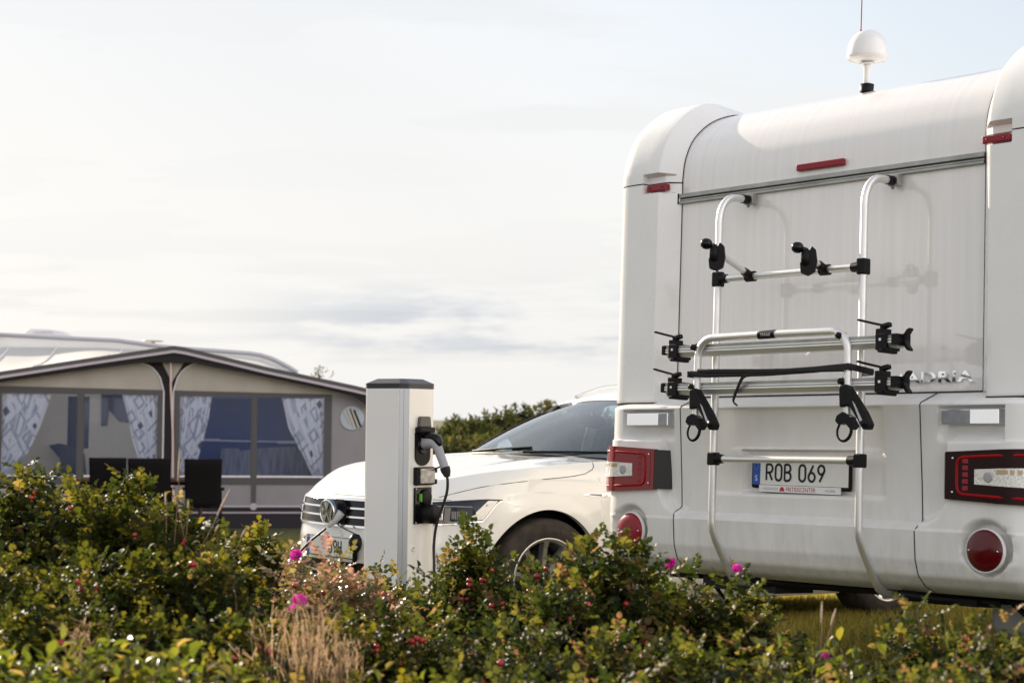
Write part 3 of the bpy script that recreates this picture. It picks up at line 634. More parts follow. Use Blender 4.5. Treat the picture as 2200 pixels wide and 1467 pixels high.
# U shaped platform frame folded up in front
UY = -.36; ul, ur = -.345, .452
Uu = [(ul-.004,UY-.0,1.20),(ul,UY,1.36),(ul,UY,1.47)] + [(ul+.085-.085*math.cos(a), UY, 1.47+.085*math.sin(a)) for a in np.linspace(.2,PI/2,7)] + [(0.05,UY,1.557)] + [(ur-.085+.085*math.sin(a), UY, 1.47+.085*math.cos(a)) for a in np.linspace(0.05,PI/2,7)] + [(ur,UY,1.36),(ur+.002,UY,1.20)]
uf = MB().tube(Uu, .0165, 16).build('platform_frame', MT['aluminium'], bk)
MB().tube([(-.005,UY,1.555),(.085,UY,1.557)], .0178, 16).build('name_band', MT['black_plastic'], uf)
vs, fs = text_geo('THULE', .017, spacing=1.05); MB().add([(.040+v[0], UY-.0182, 1.549+v[1]) for v in vs], fs).build('lettering', MT['white_ink'], uf)
# wheel channels
for zc in (1.512, 1.347):
    q = MB(); y0 = -.345; y1 = -.275
    sec = [(-.345,zc+.018),(-.345,zc-.012),(-.335,zc-.030),(-.285,zc-.030),(-.275,zc-.012),(-.275,zc+.018),(-.281,zc+.018),(-.281,zc-.008),(-.290,zc-.024),(-.330,zc-.024),(-.339,zc-.008),(-.339,zc+.018)]
    q.prism(sec, -.548, .668, plane='yz')
    q.box((-.548,-.349,zc-.001),(.668,-.3455,zc+.004)); q.box((-.548,-.349,zc-.012),(.668,-.3455,zc-.006))
    ch = q.build('wheel_channel', MT['aluminium'], bk)
    MB().box((-.5475,-.3452,zc-.006),(.6675,-.3451,zc+.018)).build('channel_groove', MT['aluminium_dull'], ch)
    # end cap at the left, forked end stop at the right
    MB().box((-.570,-.352,zc-.020),(-.5485,-.268,zc+.022)).build('end_cap', MT['black_plastic'], ch, bevel=.004)
    f_ = MB()
    for sg in (-1,1): f_.prism([(.675,zc+sg*.002),(.690,zc+sg*.003),(.702,zc+sg*.020),(.702+.010,zc+sg*.034),(.716,zc+sg*.038),(.712,zc+sg*.045),(.700,zc+sg*.040),(.690,zc+sg*.026),(.675,zc+sg*.018)][::sg], -.322, -.298)
    f_.box((.652,-.354,zc-.022),(.680,-.266,zc+.022)); f_.build('end_fork', MT['black_plastic'], ch)
    for s_ in (-.498, .604):
        b_ = MB(); b_.box((s_-.026,-.358,zc-.040),(s_+.026,-.262,zc+.026)); b_.box((s_-.012,-.363,zc-.050),(s_+.012,-.258,zc-.036)); b_.box((s_-.030,-.352,zc+.024),(s_+.012,-.30,zc+.045))
        b_.prism([(s_-.01,zc+.04),(s_+.034,zc+.052),(s_+.03,zc+.07),(s_-.012,zc+.062)], -.35, -.325)
        bo = b_.build('wheel_buckle', MT['black_plastic'], ch, bevel=.004)
        MB().box((s_-.006,-.3605,zc-.004),(s_+.004,-.358,zc+.006)).build('rivet', MT['aluminium'], bo)
        MB().tube(rod([(s_+.02,-.34,zc+.054),(s_-.04,-.34,zc+.066),(s_-.115,-.345,zc+.084)], 8), .0085, 6, flat=(.6,1.5)).build('ratchet_strap', MT['black_plastic'], bo)
# small knobs on the U frame
for (x, z) in ((ul-.012,1.516),(ur-.035,1.535),(ul-.018,1.345),(ur-.02,1.352)):
    MB().lathe([(.016,-.024),(.018,-.006),(.013,0),(.013,.02),(.008,.024)], (x, UY-.005, z), (0,-1,0), 14).build('bolt_cap', MT['black_plastic'], uf)
# luggage strap round the frame
q = MB(); q.tube([(ul-.02,UY-.022,1.402),(ul+.06,UY-.020,1.396),(.05,UY-.021,1.394),(.30,UY-.022,1.401),(ur+.02,UY-.022,1.410),(TR+.08,TY-.03,1.394),(TR+.02,TY-.02,1.392)], .013, 8, flat=(1,.25))
q.tube([(ul+.02,UY-.023,1.412),(.05,UY-.024,1.402),(ur,UY-.024,1.398)], .009, 6, flat=(1,.25))
q.tube(rod([(-.02,UY-.022,1.392),(-.07,UY-.02,1.383),(-.12,UY-.0,1.33),(-.165,UY+.03,1.285),(-.17,UY+.06,1.27)], 12), .010, 6, flat=(1,.3)); q.box((ul-.032,UY-.03,1.386),(ul-.022,UY+.0,1.412))
q.build('luggage_strap', mat('webbing', (.014,.013,.014), .8, bump=.3, bscale=300), bk)
# fold-out levers with their hook loops at the feet of the U
for x0 in (ul, ur):
    lv = MB(); M2 = Matrix.Translation((x0, UY-.01, 1.30)) 
    lv.prism([(-.020,.035),(.012,.040),(.045,.0),(.100,-.070),(.128,-.118),(.120,-.140),(.098,-.140),(.070,-.100),(.030,-.045),(-.016,-.052)], -.022, .022, M=M2)
    lo = lv.build('folding_lever', MT['black_plastic'], bk, bevel=.006)
    MB().prism([(.050,-.028),(.062,-.040),(.100,-.105),(.088,-.108)], -.0245, -.0225, M=M2).build('lever_inlay', MT['grey_plastic'], lo)
    k = MB(); k.prism([(-.028,-.085),(.0,-.07),(.035,-.09),(.055,-.125),(.04,-.14),(.015,-.115),(-.02,-.12),(-.035,-.105)], -.02, .02, M=M2)
    k.tube([(x0-.004+.034*math.cos(a), UY-.01+.006*math.sin(a*1), 1.155+.040*math.sin(a)) for a in np.linspace(2.4,6.9,16)], .0045, 8, flat=(1,1.6)).build('hook_loop', MT['black_plastic'], lo)
    MB().lathe([(.014,0),(.014,.006),(0,.006)], (x0+.108, UY-.032, 1.185), (0,-1,0), 10).build('bolt_cap', MT['black_plastic'], lo)
# ------------------------------------------------------------------ white estate car
yaw = math.radians(37); hx, hy = -math.cos(yaw), -math.sin(yaw)
CARM = Matrix(((hx, -hy, 0, -.30), (hy, hx, 0, 10.20), (0, 0, 1, 0), (0,0,0,1))) @ Matrix.Rotation(-math.atan2(.048, 2.75), 4, 'Y')
car = empty('parked_car', 'white estate car on charge, bonnet and left front wheel showing beside the motorhome', 'car', M=CARM)
WCX, WCZ = .04, .334; RWX = -2.75; XR = -3.72
def halfw(x, z):
    w_ = interp(z, [.15,.22,.30,.50,.70,.80,.88,.94,.985,1.02], [.80,.85,.885,.905,.902,.890,.868,.835,.795,.775])
    w_ -= .012 * sst(.60,.70,z) * (1 - sst(.70,.80,z)) * sst(-.25,-.5,x)      # side character line
    w_ *= 1 - .045*sst(-2.9, -3.7, x)
    for cx_ in (WCX+.02, RWX):
        r = math.hypot(x-cx_, z-WCZ); w_ += .008 * (1 - sst(.405,.485,r)) if z > .2 else 0
    return w_
def xf(z): return interp(z, [.15,.22,.33,.42,.52,.58,.66,.745,.765,.80,.85,.90,.96,1.02], [.72,.80,.865,.880,.880,.868,.862,.845,.815,.775,.70,.60,.40,.1])
def shoulder(x):
    return interp(x, [-3.75,-3.0,-1.5,-.6,-.34,0,.274,.40,.486,.58,.66,.72,.77,.815], [1.0,1.005,.99,.985,.978,.955,.925,.905,.885,.860,.832,.806,.782,.765])
NEXP = 2.5
def outl(u, z):
    """u in 0..1 front quarter (0 centre, 1 side at x=0), then 1..2 straight to the rear, 2..3 rear corner"""
    if u <= 1:
        th = u * PI/2; c, s_ = max(0, math.cos(th))**(2/NEXP), max(0, math.sin(th))**(2/NEXP)
        x = xf(z) * c; y = halfw(max(x, 0), z) * s_; return x, y
    if u <= 2:
        x = lerp(0, XR + .35, u - 1); return x, halfw(x, z)
    th = (u - 2) * PI/2; rx = .35 + interp(z,[.2,.5,1.0],[0,.05,-.03])
    return (XR + .35) - rx * max(0, math.sin(th))**(2/3.2), halfw(XR+.35, z) * max(0, math.cos(th))**(2/3.2)
def u_side(x): return 1 + (0 - x) / (0 - (XR + .35))
_UT = [(u, outl(u, .6)[0]) for u in np.linspace(0, 1, 400)]
def top_z(u):
    x = outl(u, .85)[0] if u <= 1 else outl(u, .95)[0]
    if u < 1:
        zz = .80
        for _ in range(12): zz = .5*zz + .5*shoulder(outl(u, zz)[0])
        return zz
    return shoulder(x)
def low_z(u):
    x, y = outl(u, .4); base = .20 if u <= 1 else (.17 if u < 2 else .25)
    if u < .25: base = .17
    z = base
    for cx_, R_ in ((WCX+.02, .382), (RWX, .372)):
        if abs(x - cx_) < R_: z = max(z, WCZ + math.sqrt(R_*R_ - (x-cx_)**2))
    return z
def caroff(u, z, off, sg=1):
    x, y = outl(u, z); e = 1e-3
    x2, y2 = outl(min(u+e,3), z); x1, y1 = outl(max(u-e,0), z); tx, ty = x2-x1, y2-y1; L = math.hypot(tx, ty) + 1e-9
    nx, ny = ty/L, -tx/L
    if u < 1e-3: nx, ny = 1, 0
    return (x + nx*off, sg*(y + ny*off), z)
us = list(np.linspace(0, 1, 90)) + list(np.linspace(1, 2, 190))[1:] + list(np.linspace(2, 3, 24))[1:]
# refine around the arch edges
for cx_, R_ in ((WCX+.02,.382),(RWX,.372)):
    for t in np.linspace(-1, 1, 61):
        x = cx_ + R_*math.sin(t*PI/2)
        if x <= 0: us.append(u_side(x))
        else:
            us.append(min(_UT, key=lambda q_: abs(q_[1]-x))[0])
us = sorted(set(round(float(u), 5) for u in us)); NV = 34
mb = MB()
for sg in (1, -1):
    vs = []
    for u in us:
        z0, z1 = low_z(u), top_z(u)
        for j in range(NV+1):
            z = lerp(z0, z1, (j/NV)); x, y = outl(u, z); vs.append((x, sg*y, z))
    k = NV+1; fs = [(i*k+j, (i+1)*k+j, (i+1)*k+j+1, i*k+j+1) for i in range(len(us)-1) for j in range(NV)]
    if sg > 0: fs = [f[::-1] for f in fs]
    mb.add(vs, fs, 0, True)
    # wheel arch lips turned inwards
    for cx_, R_ in ((WCX+.02,.382),(RWX,.372)):
        ring = []
        for t in np.linspace(-1, 1, 41):
            a = t*PI/2*1.0; x = cx_ + R_*math.sin(a); z = WCZ + R_*math.cos(a)
            if z < .19: continue
            ring.append((x, z))
        vs = []
        for (x, z) in ring:
            if x > 0: u = min(_UT, key=lambda q_: abs(q_[1]-x))[0]; y = outl(u, z)[1]
            else: y = halfw(x, z)
            vs += [(x, sg*y, z), (x, sg*(y-.035), z)]
        mb.add(vs, [(2*i, 2*i+1, 2*i+3, 2*i+2) for i in range(len(ring)-1)], 0, True)
body = mb.build('body', MT['car_paint'], car)
# bonnet / upper deck from shoulder to shoulder
def zc_(x): return interp(x, [-.60,-.30,0,.2,.376,.50,.586,.68,.73,.775,.80,.815], [1.03,1.005,.968,.943,.914,.888,.862,.828,.806,.787,.776,.765])
XB = -.30
mb = MB(); ub = [u for u in us if u <= 1] + [u_side(x) for x in np.linspace(-.03,-.52,14)]
M_ = 14; ub = sorted(set(ub)); vs = []
def deck(u, t, sg):
    z0 = top_z(u); x, y = outl(u, z0)
    xs_ = x if x < .25 else .25 + (x-.25) * (xf(.765)-.25)/(outl(0,.765)[0]-.25)
    if x < -.1: xs_ = lerp(-.1, XB, (x+.1)/(-.42))       # cowl sweeps back at the sides
    X = lerp(x, xs_, t); Y = y * (1-t); e = 1 - (1-t)**2.6
    Z = lerp(z0, zc_(xs_), e)
    Z += .010 * math.exp(-((abs(Y)-.52)/.05)**2) * sst(.75,.3,X)       # bonnet swage lines
    return (X, sg*Y, Z)
for sg in (1, -1):
    vs = [deck(u, j/M_, sg) for u in ub for j in range(M_+1)]; k = M_+1
    fs = [(i*k+j, (i+1)*k+j, (i+1)*k+j+1, i*k+j+1) for i in range(len(ub)-1) for j in range(M_)]
    if sg > 0: fs = [f[::-1] for f in fs]
    mb.add(vs, fs, 0, True)
bonnet = mb.build('bonnet', MT['car_paint'], car)
# shut lines
q = MB()
def on_body(x, z, off=.0008, sg=1):
    """point of the side skin at a given x, z"""
    if x > 0:
        lo, hi = 0.0, 1.0
        for _ in range(40):
            mid = (lo+hi)/2
            if outl(mid, z)[0] > x: lo = mid
            else: hi = mid
        return caroff(mid, z, off, sg)
    return caroff(u_side(x), z, off, sg)
for sg in (1,-1):
    q = MB(); q.tube([on_body(x, z, .0004, sg) for x, z in [(.62,.775),(.53,.805),(.42,.835),(.30,.855),(.2,.867),(.05,.882),(-.05,.889),(-.15,.898),(-.24,.912),(-.30,.935),(-.325,.955),(-.33,.974)]], .0022, 6); q.build('shut_line', MT['seam'], car); q = MB()
    q.tube([on_body(x, z, .0002, sg) for x, z in [(.60,.632),(.52,.628),(.46,.622),(.40,.600)]], .0016, 6); q.build('shut_line', MT['seam'], car); q = MB()
    q.tube([on_body(x, z, .0002, sg) for x, z in [(-.52,.25),(-.50,.5),(-.50,.7),(-.54,.97)]], .002, 6); q.build('shut_line', MT['seam'], car); q = MB()
    q.tube([on_body(x, z, .0002, sg) for x, z in [(-1.62,.25),(-1.60,.5),(-1.60,.97)]], .002, 6); q.build('shut_line', MT['seam'], car)
q = MB()
q.tube([caroff(u, .762, .0004) for u in np.linspace(0,.55,20)], .0018, 6); q.tube([caroff(u, .762, .0004, -1) for u in np.linspace(0,.55,20)], .0018, 6)
q.build('shut_line', MT['seam'], car)
q = MB()
for (x, z) in ((.62,.47),):
    c_ = Vector(on_body(x, z, .001)); n_ = Vector((c_.x, c_.y*1.2, 0)).normalized()
    q.lathe([(.011,.0),(.011,.001),(.0095,.001),(.0095,0)], c_, n_, 16)
q.build('parking_sensor', MT['seam'], car)
# floor, wheel housings
q = MB(); q.box((-3.5,-.70,.19),(.68,.70,.30)); q.box((-.40,-.62,.25),(.55,.62,.80)); q.box((-3.2,-.62,.25),(-2.3,.62,.8)); q.box((-2.3,-.84,.22),(-.40,.84,.6))
for cx_ in (WCX+.02, RWX):
    for sg in (-1,1):
        ring = [(cx_ + .44*math.sin(t), WCZ + .44*math.cos(t)) for t in np.linspace(-1.9,1.9,24)]
        vs = []; 
        for x, z in ring: vs += [(x, sg*.74, max(z,.2)), (x, sg*.60, max(z,.2))]
        q.add(vs, [(2*i,2*i+1,2*i+3,2*i+2) for i in range(len(ring)-1)], 0)
        q.add([(x, sg*.601, max(z,.2)) for x, z in ring], [tuple(range(len(ring)))], 0)
q.build('underbody', MT['underbody'], car)
# windscreen, roof, side glass
def belt(x): return (halfw(x, 1.0)-.03)
TX = -1.10
def wsb(y): return (XB - .02 - .26*(abs(y)/.74)**2.6, 1.003 - .018*(abs(y)/.74)**2)
def wst(y): return (TX - .10*(abs(y)/.56)**2.2, 1.350 - .035*(abs(y)/.56)**2)
def ws(u, v, off=0):
    yb = lerp(-.755, .755, u); yt = lerp(-.585, .585, u); xb, zb = wsb(yb*.98); xt, zt = wst(yt)
    x = lerp(xb, xt, v); y = lerp(yb, yt, v); z = lerp(zb, zt, v) + .022*math.sin(PI*v)
    return (x + .35*off, y, z + .9*off)
q = MB(); q.grid(lambda u, v: ws(.022+u*.956, .02+v*.975), 30, 14, 0, True)
gm, gnt, gb = nodes('windscreen_glass'); gb.inputs['Base Color'].default_value = (.02,.03,.04,1); gb.inputs['Roughness'].default_value = .015; gb.inputs['Specular IOR Level'].default_value = .9
tr = gnt.nodes.new('ShaderNodeBsdfTransparent'); tr.inputs[0].default_value = (.62,.74,.78,1); gg = gnt.nodes.new('ShaderNodeBsdfGlossy'); gg.inputs['Roughness'].default_value = .01; gg.inputs[0].default_value = (.9,.95,1,1)
lw = gnt.nodes.new('ShaderNodeFresnel'); lw.inputs[0].default_value = 2.25; ms = gnt.nodes.new('ShaderNodeMixShader')
gnt.links.new(lw.outputs[0], ms.inputs[0]); gnt.links.new(tr.outputs[0], ms.inputs[1]); gnt.links.new(gg.outputs[0], ms.inputs[2]); gnt.links.new(ms.outputs[0], gnt.nodes['Material Output'].inputs[0])
wsc = q.build('windscreen', gm, car)
q = MB()
for u0 in (0.0, 1.0):
    q.tube([ws(u0, v, .002) for v in np.linspace(0,1,14)], .013, 8)
q.tube([ws(u, .0, .002) for u in np.linspace(0,1,24)], .010, 8); q.build('windscreen_seal', MT['black_plastic'], wsc)
q = MB(); q.grid(lambda u, v: (lerp(wsb(lerp(-.74,.74,u))[0]+.10, wsb(lerp(-.74,.74,u))[0], v), lerp(-.76,.76,u), .985 + .012*v - .01*abs(2*u-1)), 20, 4, 0, True, flip=True); q.build('cowl', MT['black_plastic'], car)
q = MB()
for y0, x0 in ((.15,.0),(-.45,.0)):
    q.tube([ws((y0+.75)/1.5, .02, .012), ws((y0+.75)/1.5+.22, .06, .010), ws((y0+.75)/1.5+.40, .10, .008)], .007, 6)
q.build('wiper', MT['black_plastic'], car)
# sensor housing and mirror seen through the glass
q = MB(); q.grid(lambda u, v: ws(.5 + (u-.5)*lerp(.10,.26,v), .74+.25*v, -.006), 8, 4, 0, True); q.build('sensor_housing', MT['black_plastic'], wsc)
q = MB(); q.lathe([(0,-.018),(.036,-.016),(.042,0),(.036,.016),(0,.018)], (-.98,.03,1.215), (1,.0,.1), 20, squash=2.6); q.tube([(-.98,.03,1.24),(-1.0,.0,1.30)], .012, 6)
q.build('rear_view_mirror', MT['black_plastic'], car)
# roof, with pillars running down from it
RY = [(-1.10,1.352,.56),(-1.3,1.412,.575),(-1.6,1.445,.585),(-2.0,1.462,.59),(-2.5,1.455,.585),(-3.0,1.425,.57),(-3.45,1.365,.54)]
def roofp(x, t):
    xs_ = [-a[0] for a in RY]; z = interp(-x, xs_, [a[1] for a in RY]); w_ = interp(-x, xs_, [a[2] for a in RY])
    y = w_*t; return (x, y, z - .045*abs(t)**2.4)
RC = smooth_curve(RY, 24)
q = MB(); 
def rgrid(u, v):
    x, z, w_ = RC[min(int(round(u*24)),24)]; t = lerp(-1, 1, v); dx = -.10*abs(t)**2.2 if u < .02 else 0
    return (x + dx, w_*t, z - .045*abs(t)**2.4)
q.grid(rgrid, 24, 20, 0, True)
# A pillar and side frame skins
def side_pt(x, v, sg, off=0):
    """cabin side, v 0 belt .. 1 roof edge"""
    zb = shoulder(x) - .004; yb = outl(u_side(x), zb)[1] - .004
    X, z, w_ = min(RC, key=lambda a: abs(a[0]-x)) if x < -1.1 else (x, 0, 0)
    if x < -1.1: zt = interp(-x, [-a[0] for a in RC], [a[1] for a in RC]) - .045; yt = interp(-x, [-a[0] for a in RC], [a[2] for a in RC])
    else: 
        t = (x - (-.60))/(-1.20+.60); t = max(0,min(1,t)); zt = lerp(.99, 1.318, t) + .02*math.sin(PI*t); yt = lerp(.765,.59,t)
    y = lerp(yb, yt, v) + .03*math.sin(PI*v)*min(1,(zt-zb)/.3) + off; return (x, sg*y, lerp(zb, zt, v))
WIN = ((-.82,-1.55),(-1.63,-2.45),(-2.52,-3.25))
def wtop(x): return .88 if x < -1.15 else lerp(.60,.88,(x+.82)/(-.33))
sxs = sorted(set([round(lerp(-.60,-3.45,i/60),4) for i in range(61)] + [a for w_ in WIN for a in w_]), reverse=True)
for sg in (-1, 1):
    vs = []; fs = []
    for x in sxs:
        t_ = wtop(x) if x < -.82 else .6
        for v in (0, .05, .05+(t_-.05)*.33, .05+(t_-.05)*.66, t_, lerp(t_,1,.4), lerp(t_,1,.7), 1): vs.append(side_pt(x, v, sg))
    for i in range(len(sxs)-1):
        xm = (sxs[i]+sxs[i+1])/2; inw = any(b_ < xm < a_ for a_, b_ in WIN)
        for j in range(7):
            if inw and 1 <= j <= 3: continue
            f_ = (i*8+j, (i+1)*8+j, (i+1)*8+j+1, i*8+j+1); fs.append(f_[::-1] if sg > 0 else f_)
    q.add(vs, fs, 0, True)
# tailgate
q.grid(lambda u, v: (lerp(-3.45,-3.70,v) , lerp(-.54,.54,u)*lerp(1,1.45,v), lerp(1.32,1.0,v)), 10, 8, 0, True)
q.build('roof', MT['car_paint'], car)
mat('headliner', (.10,.10,.105), .9)
q = MB(); q.grid(lambda u, v: (lambda p: (p[0]-.05*(u<.05), p[1]*.965, p[2]-.03))(rgrid(u, v)), 24, 12, 0, True); q.build('headliner', MT['headliner'], car)
q = MB()
for sg in (-1,1): q.box((-3.4,sg*.72-.02,.35),(-.62,sg*.72+.02,.955))
q.build('door_cards', MT['headliner'], car)
for sg in (-1, 1):
    for a0, a1 in ((-.82,-1.55),(-1.63,-2.45),(-2.52,-3.25)):
        def gp(u, v):
            x = lerp(a0, a1, u); zt = .88 if x < -1.15 else lerp(.60,.88, (x+.82)/(-.33)) 
            return side_pt(x, lerp(.05, zt, v), sg, .004)
        q = MB(); q.grid(gp, 16, 6, 0, True, flip=sg > 0); q.build('side_window', gm, car)
    q = MB(); q.tube([(x, sg*(interp(-x,[-a[0] for a in RC],[a[2] for a in RC])-.03), interp(-x,[-a[0] for a in RC],[a[1] for a in RC]) - .03 + .045*min(1, (x+1.3)/(-.25), (3.3+x)/.2+.0)) for x in np.linspace(-1.3,-3.3,24)], .012, 8); q.build('roof_rail', MT['aluminium'], car)
    # door mirror
    q = MB(); q.lathe([(0,-.05),(.05,-.045),(.075,-.01),(.07,.03),(0,.045)], (-1.0, sg*.97, 1.035), (1,0,0), 20, squash=1.5); q.box((-1.03,sg*.82 if sg>0 else -.93,.99),(-.97,.93 if sg>0 else -.82,1.015)); q.build('door_mirror', MT['car_paint'], car)
# interior
q = MB(); q.grid(lambda u, v: (lerp(-.40,-.95,v)-.15*abs(2*u-1)**2, lerp(-.70,.70,u), .965 - .01*v + .025*math.exp(-((u-.72)/.14)**2)*sst(.3,.8,v)), 16, 8, 0, True)
q.box((-1.0,-.68,.70),(-.90,.68,.955)); q.build('dashboard', MT['black_plastic'], car)
q = MB(); q.tube([(-1.06+.04*math.cos(a)*.4, .37+.18*math.sin(a), .93+.17*math.cos(a)) for a in np.linspace(0,2*PI,25)], .014, 8); q.build('steering_wheel', MT['black_plastic'], car)
q = MB()
for y0 in (-.37,.37):
    q.box((-1.95,y0-.25,.55),(-1.80,y0+.25,1.12)); q.box((-1.93,y0-.13,1.14),(-1.83,y0+.13,1.30)); q.box((-1.9,y0-.25,.45),(-1.35,y0+.25,.60))
q.build('seat', mat('seat_cloth', (.05,.05,.055), .9), car, bevel=.05, seg=3)
# wheels
def make_wheel(x, sg, steer=0):
    c = (x, sg*.79, WCZ); rot = Matrix.Translation(c) @ Matrix.Rotation(steer, 4, 'Z')
    def T(mb_): mb_.v = [tuple(rot @ Vector(v)) for v in mb_.v]; return mb_
    tyre = MB().lathe([(.218,-.105),(.232,-.112),(.300,-.112),(.322,-.104),(.333,-.085),(.334,0),(.333,.085),(.322,.104),(.300,.112),(.262,.113),(.236,.110),(.226,.104),(.220,.096)], (0,0,0), (0,sg,0), 64, cap=False)
    o = T(tyre).build('wheel', MT['rubber'], car)
    md = o.modifiers.new('es','EDGE_SPLIT'); md.split_angle = math.radians(40)
    rim = MB().lathe([(.221,.098),(.230,.107),(.226,.110),(.214,.106),(.208,.092),(.203,.06),(.200,-.09)], (0,0,0), (0,sg,0), 64, cap=False)
    rim.lathe([(.0,.075),(.030,.075),(.032,.070),(.055,.066),(.062,.055)], (0,0,0), (0,sg,0), 32, cap=False)
    ns = 9
    for i in range(ns):
        a = 2*PI*i/ns + .02
        def rp(r, w, y): 
            ca, sa = math.cos(a), math.sin(a); return (r*sa + w*ca, sg*y, r*ca - w*sa)
        rr_ = [(.045,.017,.070,.045),(.11,.013,.074,.040),(.17,.014,.083,.045),(.210,.018,.098,.06)]
        vs = []
        for r0, w_, yt, yb in rr_: vs += [rp(r0,-w_*1.35,yb), rp(r0,-w_,yt), rp(r0,w_,yt), rp(r0,w_*1.35,yb)]
        fs = []
        for j in range(3): fs += [(4*j+k_, 4*j+4+k_, 4*j+5+k_, 4*j+1+k_) for k_ in range(3)]
        rim.add(vs, fs, 0)
    T(rim).build('rim', MT['alloy'], o)
    T(MB().lathe([(.202,-.05),(.0,-.05)], (0,0,0), (0,sg,0), 32).lathe([(.15,0.0),(.15,-.03)], (0,0,0), (0,sg,0), 32)).build('brake_disc', MT['underbody'], o)
    if sg > 0 and x > -1:
        vs, fs = text_geo('215/55 R17 W', .030, spacing=1.1); R_ = .268
        vv = []
        for v in vs: a = v[0]/R_ + .28; rad = R_ + v[1]; vv.append((rad*math.sin(a)*-1*-1*-1, .1135*sg, rad*math.cos(a)))
        T(MB().add([(-p[0]*-1, p[1], p[2]) for p in vv], fs)).build('tyre_marking', mat('tyre_mark', (.075,.06,.05), .9), o)
    return o
make_wheel(WCX, 1, math.radians(-3)); make_wheel(WCX, -1); make_wheel(RWX, 1); make_wheel(RWX, -1)
# ---- front end
def strip(mb, u0, u1, z0, z1, off0, off1, sg=1, nu=24, nv=4, mi=0):
    f0 = z0 if callable(z0) else (lambda u: z0); f1 = z1 if callable(z1) else (lambda u: z1)
    P = lambda a, b, off: caroff(lerp(u0,u1,a), lerp(f0(lerp(u0,u1,a)), f1(lerp(u0,u1,a)), b), off, sg)
    mb.grid(lambda a, b: P(a,b,off1), nu, nv, mi, True, flip=sg < 0)
    rim_ = [(i/nu,0) for i in range(nu)] + [(1,i/nv) for i in range(nv)] + [(1-i/nu,1) for i in range(nu)] + [(0,1-i/nv) for i in range(nv)]
    n = len(rim_); mb.add([P(a,b,off1) for a,b in rim_] + [P(a,b,off0) for a,b in rim_], [(i,(i+1)%n,n+(i+1)%n,n+i) for i in range(n)], mi)
def u_at_y(y, z=.66):
    lo, hi = 0., 1.
    for _ in range(40):
        m_ = (lo+hi)/2
        if outl(m_, z)[1] < y: lo = m_
        else: hi = m_
    return m_
ug = u_at_y(.60)
q = MB(); q2 = MB()
for sg in (1,-1):
    strip(q, 0, ug, .592, .745, -.02, .002, sg)
    for z0, z1, o_ in ((.737,.753,.012),(.690,.700,.010),(.642,.652,.010),(.590,.602,.012)):
        strip(q2, 0, ug, z0, z1, 0, o_, sg, 24, 1)
    q2.tube([caroff(ug, z, .006, sg) for z in (.594,.67,.75)], .006, 6)
gr = q.build('grille', MT['black_gloss'], car); q2.build('grille_bars', MT['chrome'], gr)
q = MB()   # GTE lettering at the grille's far end
vs, fs = text_geo('GTE', .026, extrude=.002); 
o_ = Vector(caroff(u_at_y(.50), .662, .016, -1)); q.add(place(vs, o_, (.28,.95,0), (0,0,1), (.95,-.28,0)), fs); q.build('grille_letters', MT['chrome'], gr)
# roundel on its opened flap
RM = Matrix.Translation((.925, .015, .668)) @ Matrix.Rotation(math.radians(4), 4, 'Z') @ Matrix.Rotation(math.radians(4), 4, 'Y') @ Matrix.Scale(.88, 4)
q = MB(); q.lathe([(.0,-.050),(.060,-.048),(.080,-.020),(.081,.002),(.0,.002)], (0,0,0), (1,0,0), 40)
fl = q; fl.v = [tuple(RM @ Vector(v)) for v in fl.v]; flap = fl.build('charging_flap', mat('flap', (.05,.08,.13), .25, coat=.5), car)
q = MB(); q.lathe([(.080,.002),(.080,.007),(.075,.010),(.070,.007),(.070,.002)], (0,0,0), (1,0,0), 40)
def ribbon(mb, pts, w_, x0=.003, x1=.009):
    for (y0,z0),(y1,z1) in zip(pts[:-1], pts[1:]):
        d = Vector((y1-y0, z1-z0)).normalized(); n_ = Vector((-d.y, d.x))*w_/2
        vs = [(x0,y0+n_.x,z0+n_.y),(x0,y0-n_.x,z0-n_.y),(x0,y1-n_.x,z1-n_.y),(x0,y1+n_.x,z1+n_.y)]; vs += [(x1,v[1],v[2]) for v in vs]
        mb.add(vs, [(4,5,6,7),(0,1,5,4),(1,2,6,5),(2,3,7,6),(3,0,4,7)], 0)
ribbon(q, [(-.026,.066),(0,.012),(.026,.066)], .012); ribbon(q, [(-.060,.038),(-.030,-.062),(0,.0),(.030,-.062),(.060,.038)], .012)
q.v = [tuple(RM @ Vector(v)) for v in q.v]; q.build('roundel', MT['chrome'], flap)
q = MB(); q.prism([(.0,.60),(.11,.60),(.13,.70),(.09,.74),(.02,.74),(-.01,.68)], .868, .876, plane='yz'); q.build('charging_socket', MT['black_plastic'], car)
